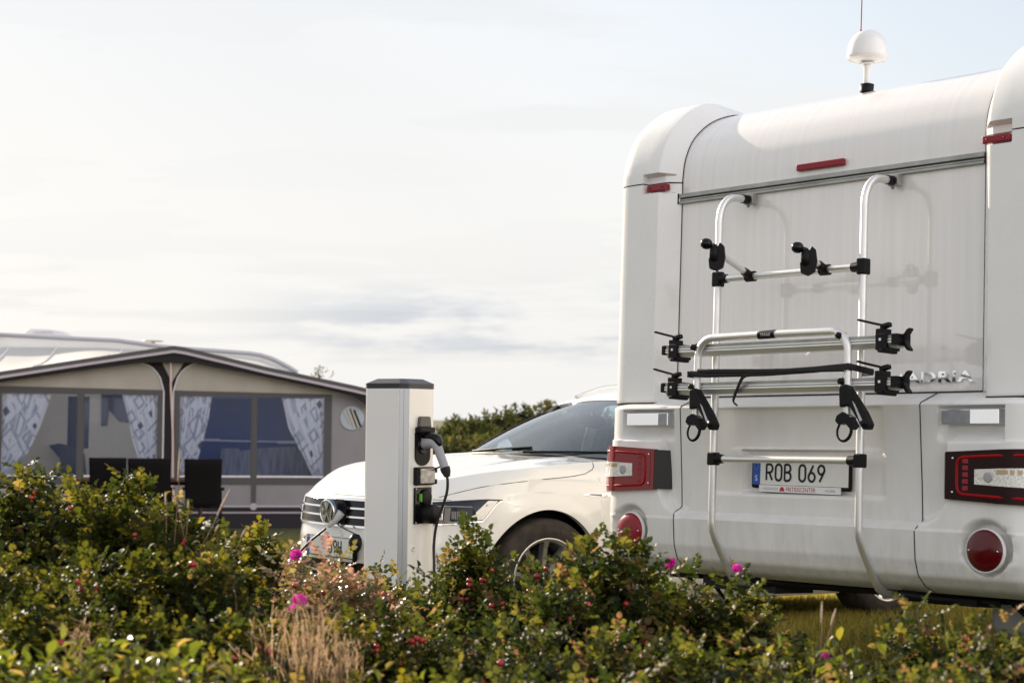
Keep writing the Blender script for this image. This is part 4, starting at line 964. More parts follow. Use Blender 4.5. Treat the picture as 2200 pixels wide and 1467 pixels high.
# headlamps
def hz0(u):
    y = outl(u, .70)[1]; return interp(y, [.58,.68,.76,.83,.858], [.628,.633,.640,.657,.764])
def hz1(u):
    y = outl(u, .70)[1]; return interp(y, [.58,.68,.76,.83,.862], [.742,.752,.762,.772,.770])
for sg in (1,-1):
    ua, ub_ = u_at_y(.605,.70), u_at_y(.862,.70)
    q = MB(); strip(q, ua, ub_, hz0, hz1, -.012, .0035, sg, 30, 6); hl = q.build('headlight', mat('lamp_glass', (.010,.014,.024), .05, coat=.2, coatr=.005, spec=.35) if 'lamp_glass' not in MT else MT['lamp_glass'], car)
    lo = lambda u: hz0(u)+.010; 
    q = MB(); strip(q, ua, ub_, lambda u: hz0(u)-.006, lambda u: hz0(u)+.001, .0, .006, sg, 30, 1); q.build('lower_trim', MT['chrome'], hl)
    # daytime light: bright upright at the outer end
    q = MB(); strip(q, u_at_y(.792,.70), u_at_y(.853,.70), lambda u: hz0(u)+.006, lambda u: min(hz0(u)+.012+max(0,(outl(u,.7)[1]-.792))*2.0, hz1(u)-.008), .002, .0055, sg, 16, 2); q.build('daytime_light', MT['clear_ribbed'], hl)
    q = MB()
    for i in range(10):
        c_ = Vector(caroff(u_at_y(.640+.0075*i,.7), .668, .0045, sg)); q.box((c_.x-.0018, c_.y-.0015, .655), (c_.x+.0018, c_.y+.0015, .690))
    q.build('light_fins', MT['chrome'], hl)
    q = MB()
    for i in range(9):
        c_ = Vector(caroff(u_at_y(.742+.0055*i,.7), .680, .0045, sg)); q.box((c_.x-.0016, c_.y-.0015, .662), (c_.x+.0016, c_.y+.0015, .704))
    q.build('reflector_fins', MT['aluminium_dull'], hl)
    q = MB(); strip(q, u_at_y(.715,.7), u_at_y(.735,.7), .650, .722, .001, .0042, sg, 4, 3); q.build('projector_lens', mat('projector', (.10,.10,.11), .1, coat=1) if 'projector' not in MT else MT['projector'], hl)
    q = MB(); strip(q, ua, u_at_y(.79,.7), .6455, .6485, .001, .0045, sg, 20, 1); strip(q, ua, u_at_y(.80,.7), .728, .731, .001, .0045, sg, 20, 1); q.build('inner_trim', MT['aluminium_dull'], hl)
# lower intake, plate, side spear
q = MB()
for sg in (1,-1): strip(q, 0, u_at_y(.62,.35), .24, .40, -.01, .002, sg)
q.build('lower_intake', MT['black_plastic'], car)
q = MB(); q.box((.880,-.262,.418),(.892,.262,.532)); cp_ = q.build('number_plate', MT['black_plastic'], car, bevel=.003)
q = MB(); q.box((.8922,-.256,.424),(.894,.256,.527)); q.build('plate_face', MT['plate_white'], cp_)
q = MB(); q.box((.8942,-.256,.424),(.895,-.222,.527)); q.build('country_band', MT['plate_blue'], cp_)
q = MB(); glyphs(q, '39H', .078, .0105, lambda x, y, d: (.8958, -.010+x, .437+y), gap=.22, xs=.80); q.build('lettering', MT['ink'], cp_)
for sg in (1,-1):
    q = MB(); q.add([on_body(x, z, .004, sg) for x, z in [(-.185,.797),(-.25,.790),(-.47,.785),(-.47,.799),(-.25,.803)]], [(0,1,2,3,4) if sg > 0 else (4,3,2,1,0)]); sp = q.build('side_spear', MT['chrome'], car, solid=.004)
    q = MB(); q.add([on_body(x, z, .0055, sg) for x, z in [(-.235,.7945),(-.33,.789),(-.33,.800),(-.245,.802)]], [(0,1,2,3) if sg > 0 else (3,2,1,0)]); q.build('spear_inlay', mat('spear_blue', (.05,.08,.16), .2, coat=1) if 'spear_blue' not in MT else MT['spear_blue'], sp)
vs, fs = text_geo('GTE', .016, extrude=.001); o_ = Vector(on_body(-.36, .787, .006))
MB().add(place(vs, o_, (-1,0,0), (0,0,1), (0,1,0)), fs).build('side_letters', MT['chrome'], car)
# cap of the charging socket dangling on its coiled lanyard
q = MB(); q.tube([(.93,.14,.60),(.915,.23,.575),(.915,.31,.560)], .0035, 6); q.build('cap_lanyard', MT['rubber'], car)
q = MB(); q.lathe([(0,.045),(.022,.040),(.036,.015),(.038,-.015),(.030,-.040),(.018,-.055),(.014,-.06),(.013,-.15),(0,-.15)], (.925,.315,.520), (0,0,1), 20); q.build('socket_cap', MT['black_plastic'], car)
q = MB(); pts = [(.925+.007*math.cos(i*1.1), .150+.007*math.sin(i*1.1)+.02*i/40, .61-.10*i/40) for i in range(41)]; q.tube(pts, .0022, 5); q.build('coiled_tether', MT['chrome'], car)
# ------------------------------------------------------------------ charging post
al = math.radians(34); PC = at(868, 898, 8.2)
# local axes: x along the left face (toward the near corner), y into the post; near corner of the (unchamfered) square at (W/2,-W/2)
PW = .26; cxp, cyp = PC.x, PC.y
ux = Vector((math.cos(al), -math.sin(al), 0)); uy = Vector((math.sin(al), math.cos(al), 0))
pc = Vector((cxp, cyp, 0)) - ux*(PW/2 - .012) + uy*(PW/2 - .012)
PM = Matrix(((ux.x, uy.x, 0, pc.x), (ux.y, uy.y, 0, pc.y), (0,0,1,0), (0,0,0,1)))
ps = empty('charging_post', 'grey-white electric charging post with a black cap, standing in front of the white car', 'charging post', M=PM)
hw, ch = PW/2, .032
def octo(h, c): return [(-h+c,-h),(h-c,-h),(h,-h+c),(h,h-c),(h-c,h),(-h+c,h),(-h,h-c),(-h,-h+c)]
mat('post_grey', (.79,.77,.76), .38, var=.05, vscale=3, bump=.05, bscale=500)
mat('post_edge', (.50,.51,.53), .32, metal=.55)
mat('post_lit_face', (.90,.865,.80), .38, bump=.03, bscale=500)  # right face coloured paler and creamier to imitate light bounced onto it
q = MB(); q.prism(octo(hw, ch), 0, 1.352, plane='xy'); q.build('column', MT['post_edge'], ps, bevel=.002)
q = MB(); q.box((-hw+ch+.002,-hw-.003,.02),(hw-ch-.002,-hw+.01,1.350)); q.build('side_panel', MT['post_grey'], ps, bevel=.0015)
q = MB(); q.box((-hw-.003,-hw+ch+.002,.02),(-hw+.01,hw-ch-.002,1.350)); q.box((-hw+ch+.002,hw-.01,.02),(hw-ch-.002,hw+.003,1.350)); q.build('rear_panel', MT['post_grey'], ps, bevel=.0015)
q = MB(); q.box((hw-.01,-hw+ch+.002,.02),(hw+.003,hw-ch-.002,1.350)); q.build('front_panel', MT['post_lit_face'], ps, bevel=.0015)
q = MB(); q.add([(hw-ch*.48, -hw+ch*.48-.0008, 0.02),(hw-ch*.52,-hw+ch*.48-.0008,.02),(hw-ch*.52,-hw+ch*.48-.0008,1.35),(hw-ch*.48,-hw+ch*.48-.0008,1.35)], [(0,1,2,3)]); q.build('edge_joint', MT['seam'], ps)
q = MB(); n = 8; lv = [(1.353, hw+.002, ch), (1.362, hw+.002, ch), (1.3625, hw-.001, ch), (1.3645, hw-.001, ch), (1.365, hw+.002, ch), (1.376, hw+.002, ch), (1.398, hw-.040, ch*.7), (1.399, hw-.043, ch*.7)]
vs = []
for z, h, c in lv: vs += [(x, y, z) for x, y in octo(h, c)]
q.add(vs, [(i*8+j, i*8+(j+1)%8, (i+1)*8+(j+1)%8, (i+1)*8+j) for i in range(len(lv)-1) for j in range(8)] + [tuple(range(56,64)), tuple(range(8))[::-1]])
q.build('cap', mat('post_cap', (.030,.028,.034), .35), ps)
# things on the front panel: u runs from the near edge, local y = -hw + ch + u
FX = hw + .003
def fy(u): return -hw + ch + u
def fz(py): return 1.21 + (898 - py)/450.0
def fbox(mb, u0, u1, z0, z1, d0, d1): mb.box((FX+d0, fy(u0), z0), (FX+d1, fy(u1), z1))
q = MB(); q.prism([(fy(.062),fz(917)),(fy(.155),fz(917)),(fy(.148),fz(896)),(fy(.138),fz(894)),(fy(.078),fz(894)),(fy(.068),fz(896))], FX, FX+.020, plane='yz'); sh = q.build('socket_hood', mat('smoke', (.085,.078,.074), .35), ps, bevel=.004)
q = MB(); fbox(q, .045,.165, fz(929), fz(917), 0, .036); q.build('hood_collar', MT['black_plastic'], sh, bevel=.006)
arcb = [(fy(.105)+.060*math.cos(a), fz(980)+.045*math.sin(a)) for a in np.linspace(PI, 2*PI, 14)]
q = MB(); q.prism([(fy(.045),fz(929)),(fy(.045),fz(975))] + arcb + [(fy(.165),fz(975)),(fy(.165),fz(929))], FX-.001, FX+.006, plane='yz'); pk = q.build('plug_recess', MT['black_plastic'], ps)
q = MB(); q.lathe([(.040,.006),(.036,.014),(.033,.010),(0,.010)], (FX, fy(.105), fz(958)), (1,0,0), 24); q.build('socket', MT['black_gloss'], pk)
q = MB(); fbox(q, .036,.184, fz(1042), fz(1003), 0, .022); bx_ = q.build('socket_box', MT['black_plastic'], ps, bevel=.006)
q = MB(); fbox(q, .058,.175, fz(1039), fz(1006), .0225, .030); q.build('clear_lid', mat('lid', (.13,.12,.11), .12, coat=1, var=.6, vscale=40, var_col=(.45,.42,.38)), bx_, bevel=.004)
q = MB()
for zz in (1010, 1035): q.lathe([(.010,-.012),(.010,.012)], (FX+.024, fy(.182), fz(zz)), (0,0,1), 10)
q.build('lid_hinge', MT['black_gloss'], bx_)
q = MB(); fbox(q, .040,.176, fz(1125), fz(1047), 0, .010); lp = q.build('outlet_plate', MT['black_gloss'], ps, bevel=.004)
q = MB(); q.lathe([(.042,.010),(.041,.020),(.034,.024),(0,.024)], (FX, fy(.122), fz(1069)), (1,0,0), 28); q.build('outlet_ring', MT['black_plastic'], lp)
q = MB(); q.prism([(fy(.072),fz(1076)),(fy(.080),fz(1078)),(fy(.080),fz(1060)),(fy(.072),fz(1062))], FX+.010, FX+.0235, plane='yz')
gm_, gn_, gb_ = nodes('green_lamp'); gb_.inputs['Base Color'].default_value = (.10,.34,.015,1); gb_.inputs['Emission Color'].default_value = (.25,.85,.04,1); gb_.inputs['Emission Strength'].default_value = .03
q.build('status_light', gm_, lp)
q = MB(); q.lathe([(.046,.010),(.047,.060),(.042,.068),(.0,.068)], (FX, fy(.125), fz(1104)), (1,0,0), 32); q.build('screw_cap', MT['black_plastic'], lp)
q = MB()
for u_, z_ in ((.050,1050),(.050,1122)): q = MB(); q.lathe([(.004,.010),(.004,.012),(0,.012)], (FX, fy(u_), fz(z_)), (1,0,0), 8); q.build('screw', MT['aluminium'], lp)
q = MB(); q.lathe([(.011,0),(.011,.004),(.007,.004),(.007,.001),(0,.001)], (FX, fy(.040), fz(1178)), (1,0,0), 16); q.build('lock', MT['aluminium'], ps)
# ------------------------------------------------------------------ cable
def pw(u, z, d): return tuple(PM @ Vector((FX + d, fy(u), z)))
cb = empty('charging_cable', 'grey handled charging plug in the post socket with its dark cable hanging down', 'cable', loc=pw(.105, fz(958), 0))
org = Vector(cb.location)
def L(pts): return [tuple(Vector(p) - org) for p in pts]
# the handle lies in the plane of the panel's normal; bends down
ctr = [pw(.105, fz(952), .008), pw(.105, fz(949), .045), pw(.105, fz(950), .070), pw(.106, fz(960), .092), pw(.108, fz(975), .106), pw(.110, fz(992), .122), pw(.112, fz(1006), .134)]
q = MB(); q.tube(L(smooth_curve(ctr, 28)), [interp(i, [0,4,9,14,22,28], [.030,.031,.029,.024,.0215,.021]) for i in range(29)], 20, flat=(1,.85))
hd = q.build('plug_handle', mat('handle_grey', (.36,.36,.40), .45), cb)
top = [pw(.105, fz(938), .015), pw(.105, fz(936), .050), pw(.105, fz(940), .085), pw(.106, fz(950), .104), pw(.107, fz(957), .110)]
q = MB(); q.tube(L(smooth_curve(top, 20)), [interp(i, [0,3,12,20], [.020,.026,.024,.014]) for i in range(21)], 16, flat=(.75,1.1)); q.build('plug_cover', MT['black_gloss'], hd)
sd = [pw(.088, fz(955), .075), pw(.086, fz(968), .088), pw(.090, fz(985), .104), pw(.094, fz(1001), .118)]
q = MB(); q.tube(L([pw(.113, fz(1003), .131), pw(.114, fz(1011), .137), pw(.115, fz(1017), .141), pw(.115,fz(1023),.144)]), [.0245,.023,.018,.012], 16); 
for i in range(3): q.lathe([(.021-.002*i,-.003),(.021-.002*i,.003)], Vector(pw(.115, fz(1012+4*i), .138+.002*i))-org, (0,0,1), 16)
q.build('strain_relief', MT['rubber'], hd)
c1 = [pw(.115, fz(1020), .143), pw(.117, fz(1035), .146), pw(.120, fz(1055), .140), pw(.122, fz(1080), .120), pw(.122, fz(1110), .092), pw(.122, fz(1140), .072), pw(.120, fz(1175), .066), pw(.112, fz(1215), .075), pw(.09, .35, .09), pw(.0,.06,.12), pw(-.3,.03,.05), pw(-.8,.03,-.3)]
far = CARM @ Vector((.965,-.02,.45)); far2 = CARM @ Vector((.93,.03,.585))
c1 += [tuple(CARM @ Vector(p)) for p in ((1.15,-.45,.03),(1.12,-.32,.10),(1.03,-.20,.36),(.985,-.10,.48),(.935,.015,.575))]
q = MB(); q.tube(L(smooth_curve(c1, 150)), .0068, 10); q.build('cable', mat('cable_black', (.022,.017,.022), .5), cb)
q = MB(); q.tube(L([tuple(CARM @ Vector(p)) for p in ((.925,.03,.590),(.91,.06,.615),(.895,.09,.65),(.885,.10,.67))]), [.012,.018,.022,.024], 16); q.build('car_plug', MT['grey_plastic'], cb)
q = MB(); q.tube(L([pw(.118, fz(1000), .112), pw(.135, fz(1006), .060), pw(.16, fz(1010), .03)]), .004, 6); q.build('plug_tether', MT['rubber'], cb)
# ------------------------------------------------------------------ caravan with its awning
A0_ = at(375, 892, 24.05); aa = math.radians(9)
axv = Vector((math.cos(aa), math.sin(aa), 0)); anv = Vector((-math.sin(aa), math.cos(aa), 0))
def awm(zr=-.35):
    return Matrix(((axv.x, anv.x, 0, A0_.x), (axv.y, anv.y, 0, A0_.y), (0,0,1,zr), (0,0,0,1)))
AM = awm(); GZ = .35      # local heights are above the pitch: local z = world z + .35
def W(z): return z + GZ
mat('canvas_greige', (.42,.375,.325), .85, var=.12, vscale=3, bump=.3, bscale=90)
mat('canvas_dark', (.040,.036,.036), .8, bump=.3, bscale=90)
mat('canvas_frame', (.085,.080,.080), .8, bump=.3, bscale=90)
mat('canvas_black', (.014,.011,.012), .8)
mat('canvas_skirt', (.020,.016,.022), .8)
mat('piping', (.46,.40,.44), .6)
mat('piping_white', (.72,.68,.70), .6)
# white roof cloth lets light through
m_, nt_, b_ = nodes('roof_cloth'); b_.inputs['Base Color'].default_value = (.74,.73,.71,1); b_.inputs['Roughness'].default_value = .6
tr_ = nt_.nodes.new('ShaderNodeBsdfTranslucent'); tr_.inputs[0].default_value = (.7,.68,.66,1); mx_ = nt_.nodes.new('ShaderNodeMixShader'); mx_.inputs[0].default_value = .35
nt_.links.new(b_.outputs[0], mx_.inputs[1]); nt_.links.new(tr_.outputs[0], mx_.inputs[2]); nt_.links.new(mx_.outputs[0], nt_.nodes['Material Output'].inputs[0])
m_, nt_, b_ = nodes('window_film')
tr_ = nt_.nodes.new('ShaderNodeBsdfTransparent'); tr_.inputs[0].default_value = (.90,.93,1,1); gl_ = nt_.nodes.new('ShaderNodeBsdfGlossy'); gl_.inputs['Roughness'].default_value = .12; gl_.inputs[0].default_value = (.85,.88,1,1)
fr_ = nt_.nodes.new('ShaderNodeFresnel'); fr_.inputs[0].default_value = 1.35; mx_ = nt_.nodes.new('ShaderNodeMixShader')
nt_.links.new(fr_.outputs[0], mx_.inputs[0]); nt_.links.new(tr_.outputs[0], mx_.inputs[1]); nt_.links.new(gl_.outputs[0], mx_.inputs[2]); nt_.links.new(mx_.outputs[0], nt_.nodes['Material Output'].inputs[0])
# curtain: white cloth printed with grey lozenges and leaves
m_, nt_, b_ = nodes('curtain_print'); t_ = nt_.nodes.new('ShaderNodeTexCoord'); mp_ = nt_.nodes.new('ShaderNodeMapping'); mp_.inputs['Scale'].default_value = (5.2,5.2,3.6); mp_.inputs['Rotation'].default_value = (0,.65,0)
nt_.links.new(t_.outputs['Object'], mp_.inputs[0]); v_ = nt_.nodes.new('ShaderNodeTexVoronoi'); v_.inputs['Scale'].default_value = 1.0; v_.distance = 'CHEBYCHEV'; nt_.links.new(mp_.outputs[0], v_.inputs[0])
cr_ = nt_.nodes.new('ShaderNodeValToRGB'); e_ = cr_.color_ramp.elements; e_[0].position = .0; e_[0].color = (.10,.13,.20,1); e_[1].position = .24; e_[1].color = (.86,.86,.92,1); x_ = e_.new(.20); x_.color = (.14,.17,.26,1); x_ = e_.new(.52); x_.color = (.90,.90,.95,1); x_ = e_.new(.58); x_.color = (.34,.38,.48,1); x_ = e_.new(.72); x_.color = (.85,.86,.93,1); cr_.color_ramp.interpolation = 'LINEAR'
sx_ = nt_.nodes.new('ShaderNodeSeparateColor'); nt_.links.new(v_.outputs['Color'], sx_.inputs[0]); gt_ = nt_.nodes.new('ShaderNodeMath'); gt_.operation = 'MULTIPLY_ADD'; gt_.inputs[1].default_value = .42; nt_.links.new(sx_.outputs[0], gt_.inputs[0]); nt_.links.new(v_.outputs['Distance'], gt_.inputs[2])
nt_.links.new(gt_.outputs[0], cr_.inputs[0]); nt_.links.new(cr_.outputs[0], b_.inputs['Base Color']); b_.inputs['Roughness'].default_value = .8
tr_ = nt_.nodes.new('ShaderNodeBsdfTranslucent'); nt_.links.new(cr_.outputs[0], tr_.inputs[0]); mx_ = nt_.nodes.new('ShaderNodeMixShader'); mx_.inputs[0].default_value = .4
nt_.links.new(b_.outputs[0], mx_.inputs[1]); nt_.links.new(tr_.outputs[0], mx_.inputs[2]); nt_.links.new(mx_.outputs[0], nt_.nodes['Material Output'].inputs[0])
aw = empty('caravan_awning', 'grey and beige tent awning with dark trim and curtained windows along the white caravan', 'awning', M=AM)
PL_, PR_ = -2.72, 2.70
EV = [(-2.72,1.725),(-2.367,1.786),(-1.748,1.891),(-1.217,1.982),(-.5,2.10),(-.017,2.178),(.144,2.155),(.789,2.010),(1.25,1.905),(1.86,1.785),(2.5,1.655),(2.70,1.610)]
def ev(p): return W(interp(p, [e[0] for e in EV], [e[1] for e in EV]))
ps_ = sorted(set(list(np.linspace(PL_, PR_, 50)) + [-.017, .144]))
# roof: from the front edge up to the caravan rail
def roofpt(p, v):
    zf = ev(p); zb = W(interp(p, [-2.7,-1.2,.06,.776,1.21,1.5,1.79,2.1,2.7], [2.24,2.25,2.20,2.145,2.10,1.99,1.83,1.71,1.53])); sag = -.05*math.sin(PI*v)
    rib = .02*math.cos(p*PI/1.35*2) if p < .5 else 0
    return (p, lerp(-.18, 2.80, v), lerp(zf, zb, v) + sag + rib*math.sin(PI*v))
q = MB(); n_ = len(ps_); vs = [roofpt(p, j/12) for p in ps_ for j in range(13)]
q.add(vs, [(i*13+j, (i+1)*13+j, (i+1)*13+j+1, i*13+j+1) for i in range(n_-1) for j in range(12)], 0, True); q.build('roof', MT['roof_cloth'], aw)
q = MB()
for p in (-1.9,-.9,-2.6): q = MB(); q.tube([(lambda t_: (t_[0], t_[1], t_[2]+.006))(roofpt(p, v)) for v in np.linspace(0,1,10)], .022, 6, flat=(1,.4)); q.build('roof_seam', MT['piping_white'], aw)
def band(name, f0, f1, y0, y1, m, pl=PL_, pr=PR_, par=aw):
    q = MB(); pp = [p for p in ps_ if pl <= p <= pr]
    if pp[0] != pl: pp = [pl] + pp
    if pp[-1] != pr: pp += [pr]
    k = len(pp); vs = [(p, y0, f0(p)) for p in pp] + [(p, y0, f1(p)) for p in pp] + [(p, y1, f1(p)) for p in pp] + [(p, y1, f0(p)) for p in pp]
    fs = []
    for a in range(4):
        b = (a+1) % 4; fs += [(a*k+i, a*k+i+1, b*k+i+1, b*k+i) for i in range(k-1)]
    q.add(vs, fs, 0); return q.build(name, m, par)
va = band('valance', lambda p: ev(p)-.055, lambda p: ev(p)+.004, -.20, -.175, MT['canvas_frame'])
band('valance_piping', lambda p: ev(p)-.092, lambda p: ev(p)-.055, -.202, -.178, MT['piping'], par=va)
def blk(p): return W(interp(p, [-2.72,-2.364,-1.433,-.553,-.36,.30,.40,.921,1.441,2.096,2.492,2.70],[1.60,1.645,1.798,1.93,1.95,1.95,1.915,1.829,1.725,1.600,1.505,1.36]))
q = band('gable_shade', lambda p: blk(p), lambda p: ev(p)-.04, -.165, -.02, MT['canvas_black'])  # black band drawn in for the shadow under the roof overhang
# gable cloth in two halves with rounded inner corners
WL0, WL1, WR0, WR1 = -2.42, -.175, -.005, 2.185
def topframe(p): return W(interp(p, [-2.45,2.2],[1.605,1.535]))
def half(poly_fn, x0, x1):
    q = MB(); N = 40; xs_ = [lerp(x0, x1, i/N) for i in range(N+1)]
    vs = [(x, .0, topframe(x)-.03) for x in xs_] + [(x, .0, max(poly_fn(x), topframe(x)-.02)) for x in xs_]; k = N+1
    q.add(vs, [(i, i+1, k+i+1, k+i) for i in range(N)], 0); return q
def ltop(x):
    b = blk(x)+.002
    if x > -.55: t = (x+.55)/.40; return lerp(b, W(1.50), 1-math.sqrt(max(0,1-min(1,t)**2.2)))
    return b
def rtop(x):
    b = blk(x)+.002
    if x < .36: t = (.36-x)/.385; return lerp(b, W(1.50), 1-math.sqrt(max(0,1-min(1,t)**2.2)))
    return b
half(ltop, PL_, -.150).build('gable_panel', MT['canvas_greige'], aw); half(rtop, -.025, PR_).build('gable_panel', MT['canvas_greige'], aw)
q = MB(); q.tube([(x, -.008, ltop(x)) for x in np.linspace(PL_,-.152,50)] + [(-.150,-.008,W(.3)),(-.150,-.008,W(-.03))], .010, 6); q.tube([(x, -.008, rtop(x)) for x in np.linspace(PR_,-.023,50)] + [(-.022,-.008,W(.3)),(-.022,-.008,W(-.03))], .010, 6); q.build('edge_piping', MT['piping_white'], aw)
# dark centre: funnel and pole strip, greige wedge, pole
q = MB(); q.prism([(-.62,W(1.98)),(.45,W(1.96)),(.34,W(1.90)),(.10,W(1.80)),(-.02,W(1.55)),(-.022,W(-.34)),(-.150,W(-.34)),(-.155,W(1.55)),(-.25,W(1.80)),(-.45,W(1.90))], .004, .02); q.build('centre_panel', MT['canvas_black'], aw)
q = MB(); q.prism([(-.235,W(2.06)),(.165,W(2.04)),(-.045,W(1.68))], -.03, -.016); q.build('wedge', MT['canvas_greige'], aw)
q = MB(); q.tube([(-.065,-.10,W(2.10)),(-.055,-.09,W(1.6)),(-.02,-.07,W(1.0)),(.01,-.06,W(-.34))], .015, 8); q.build('front_pole', mat('pole', (.62,.45,.42), .4, metal=.3), aw)
# window bands
def frame(q, x0, x1, z0, z1, panes):
    """frame ring bars round the panes"""
    pz0, pz1 = panes[0][2], panes[0][3]
    q.box((x0, -.012, W(z0)), (x1, 0, W(pz0))); 
    q.add([(x0,-.012,W(pz1)),(x1,-.012,W(pz1)),(x1,-.012,topframe(x1)),(x0,-.012,topframe(x0))], [(0,1,2,3)])
    xs_ = [x0] + [v for p in panes for v in (p[0], p[1])] + [x1]
    for i in range(0, len(xs_), 2): q.box((xs_[i], -.012, W(pz0)+.0005), (xs_[i+1], 0, W(pz1)-.0005))
panesL = [(-2.33,-1.325,.372,1.500),(-1.225,-.235,.372,1.500)]; panesR = [(.075,1.055,.372,1.487),(1.145,2.075,.372,1.475)]
q = MB(); frame(q, WL0-.06, -.168, .26, 1.6, panesL); frame(q, -.008, WR1, .26, 1.6, panesR)
q.build('window_frame', MT['canvas_frame'], aw)
for x0, x1, z0, z1 in panesL + panesR:
    q = MB(); q.add([(x0,-.004,W(z0)),(x1,-.004,W(z0)),(x1,-.004,W(z1)),(x0,-.004,W(z1))], [(0,1,2,3)]); wn = q.build('window', MT['window_film'], aw)
    q = MB(); q.box((x0,-.018,W(z0)-.012),(x1,-.0125,W(z0)+.014)); q.build('sill_piping', MT['piping_white'], wn)
# lower walls
q = MB(); q.box((PL_, -.004, W(-.03)), (-.168, .004, W(.2595))); q.box((-.008, -.004, W(-.03)), (PR_, .004, W(.2595))); q.box((WR1+.0005, -.004, W(.26)), (PR_, .004, W(1.515))); q.box((PL_,-.004,W(.26)),(WL0-.0605,.004,W(1.58)))
q.build('wall_panel', mat('canvas_lower', (.27,.25,.26), .85, var=.1, vscale=3, bump=.3, bscale=90), aw)
q = MB(); q.box((1.075,-.016,W(-.03)),(1.14,-.0125,W(1.53))); q.box((-1.31,-.016,W(-.03)),(-1.24,-.0125,W(1.55))); q.build('zip_strip', MT['canvas_frame'], aw)
q = MB(); q.box((PL_,-.02,W(-.055)),(-.16,0,W(-.030))); q.box((-.012,-.02,W(-.055)),(PR_,0,W(-.030))); q.box((PL_,-.02,W(-.140)),(PR_,0,W(-.120))); q.lathe([(.05,-.03),(.05,0),(0,0)], (1.108,0,W(-.045)), (0,1,0), 12); q.build('hem_piping', MT['piping'], aw)
q = MB(); q.box((PL_,-.012,W(-.345)),(PR_,-.001,W(-.0555))); q.build('mud_skirt', MT['canvas_skirt'], aw)
# side walls
for x in (PL_, PR_):
    q = MB(); zt = ev(x)-.02; rp_ = [roofpt(x, v) for v in np.linspace(.062,.98,10)]; q.add([(x*.998,0,.01)] + [(x*.998, r[1], r[2]-.004) for r in rp_] + [(x*.998,2.74,.01)], [tuple(range(12))]); q.build('side_wall', MT['canvas_greige'], aw)
# round vent badge
q = MB(); q.lathe([(.170,0),(.170,-.012),(.155,-.014),(0,-.014)], (2.47,-.004,W(1.20)), (0,-1,0), 36); q.v = [(v[0], -.004-abs(v[1]+.004), v[2]) for v in q.v]; vb = q.build('vent_badge', mat('badge', (.42,.45,.48), .95, spec=.1), aw)
q = MB()
for dx, w_, hh, m in ((-.085,.018,.20,1),(-.035,.026,.26,1),(.02,.022,.27,0),(.075,.034,.24,0),(-.06,.012,.22,2),(-.005,.016,.25,2),(.045,.014,.24,2)):
    q.add([(2.47+dx-w_/2+a*.10, -.020, W(1.20)+hh*(.5-a)) for a in (0,1)] + [(2.47+dx+w_/2+a*.10, -.020, W(1.20)+hh*(.5-a)) for a in (1,0)], [(0,1,2,3)], m)
q.v = [((v[0]-.05 if True else v[0]), v[1], v[2]) for v in q.v]
q.build('badge_stripe', [MT['canvas_black'], mat('badge_grey', (.28,.30,.34), .5), mat('badge_cream', (.55,.47,.33), .5)], vb)
# curtains
def curtain(pts_in, x_out, z1, z0, name='curtain'):
    """gathered cloth from the outer frame edge to a swept inner edge"""
    q = MB()
    def P(u, v):
        z = lerp(z1, z0, v); xi = interp(v, [a[0] for a in pts_in], [a[1] for a in pts_in]); x = lerp(x_out, xi, u)
        return (x, .05 + .022*math.sin(u*26 + 3*v) , W(z))
    q.grid(P, 46, 14, 0, True); q.build(name, MT['curtain_print'], aw)
curtain([(0,-1.677),(.4,-1.823),(.72,-1.971),(1,-2.275)], -2.36, 1.5, .37)
curtain([(0,-.722),(.3,-.634),(.58,-.565),(1,-.40)], -.22, 1.5, .37)
curtain([(0,.507),(.28,.468),(.58,.39),(.78,.33),(1,.24)], .06, 1.49, .37)
curtain([(0,1.484),(.38,1.581),(.72,1.782),(1,1.93)], 2.09, 1.475, .37)
# dark sleeping annexe and furniture inside
q = MB(); q.box((.30,1.2,.02),(2.15,2.6,W(1.50))); q.build('inner_tent', mat('navy_cloth', (.075,.115,.27), .8), aw, bevel=.03)
q = MB(); q.tube([(.35,.9,W(.86)),(2.2,.9,W(.84))], .012, 6); q.box((.35,.88,W(.855)),(.62,.9,W(.885))); q.box((1.45,.88,W(.825)),(2.0,.9,W(.865))); q.build('inner_rail', mat('rail_pale', (.42,.42,.52), .5), aw)
q = MB(); q.grid(lambda u, v: (lerp(1.0,2.0,u) - .25*v*(1-u), .75+.1*v, lerp(.05, W(.78)-.10*(1-u)**3, v)), 10, 6, 0, True); q.grid(lambda u, v: (lerp(.50,.75,u)+.15*v, .8, lerp(.05, W(.75), v)), 4, 4, 0, True); q.build('draped_cover', mat('cover_grey', (.20,.22,.30), .7, var=.4, vscale=5, stretch=(4,1,.6)), aw)
# -------- caravan body behind
cv = empty('caravan', 'white caravan with a low roof hatch rising behind the beige awning', 'caravan', M=AM)
prof = [(-4.6,W(.15)),(-4.75,W(.9)),(-4.6,W(2.1)),(-4.2,W(2.44)),(-2.75,W(2.437)),(-1.78,W(2.40)),(-1.0,W(2.375)),(-.3,W(2.290)),(.06,W(2.262)),(.5,W(2.240)),(.776,W(2.222)),(1.05,W(2.205)),(1.21,W(2.181)),(1.36,W(2.14)),(1.501,W(2.076)),(1.65,W(2.0)),(1.794,W(1.911)),(2.0,W(1.7)),(2.12,W(1.3)),(2.10,W(.6)),(1.95,W(.15))]
q = MB(); q.prism(prof, 2.86, 5.05); q.build('body', MT['gelcoat_plain'], cv, bevel=.05, seg=3)
q = MB(); q.tube([(a, 2.83, b_+.0) for a, b_ in prof[3:17]], .030, 6); q.build('roof_edge', mat('edge_grey', (.42,.41,.46), .5), cv)
q = MB()
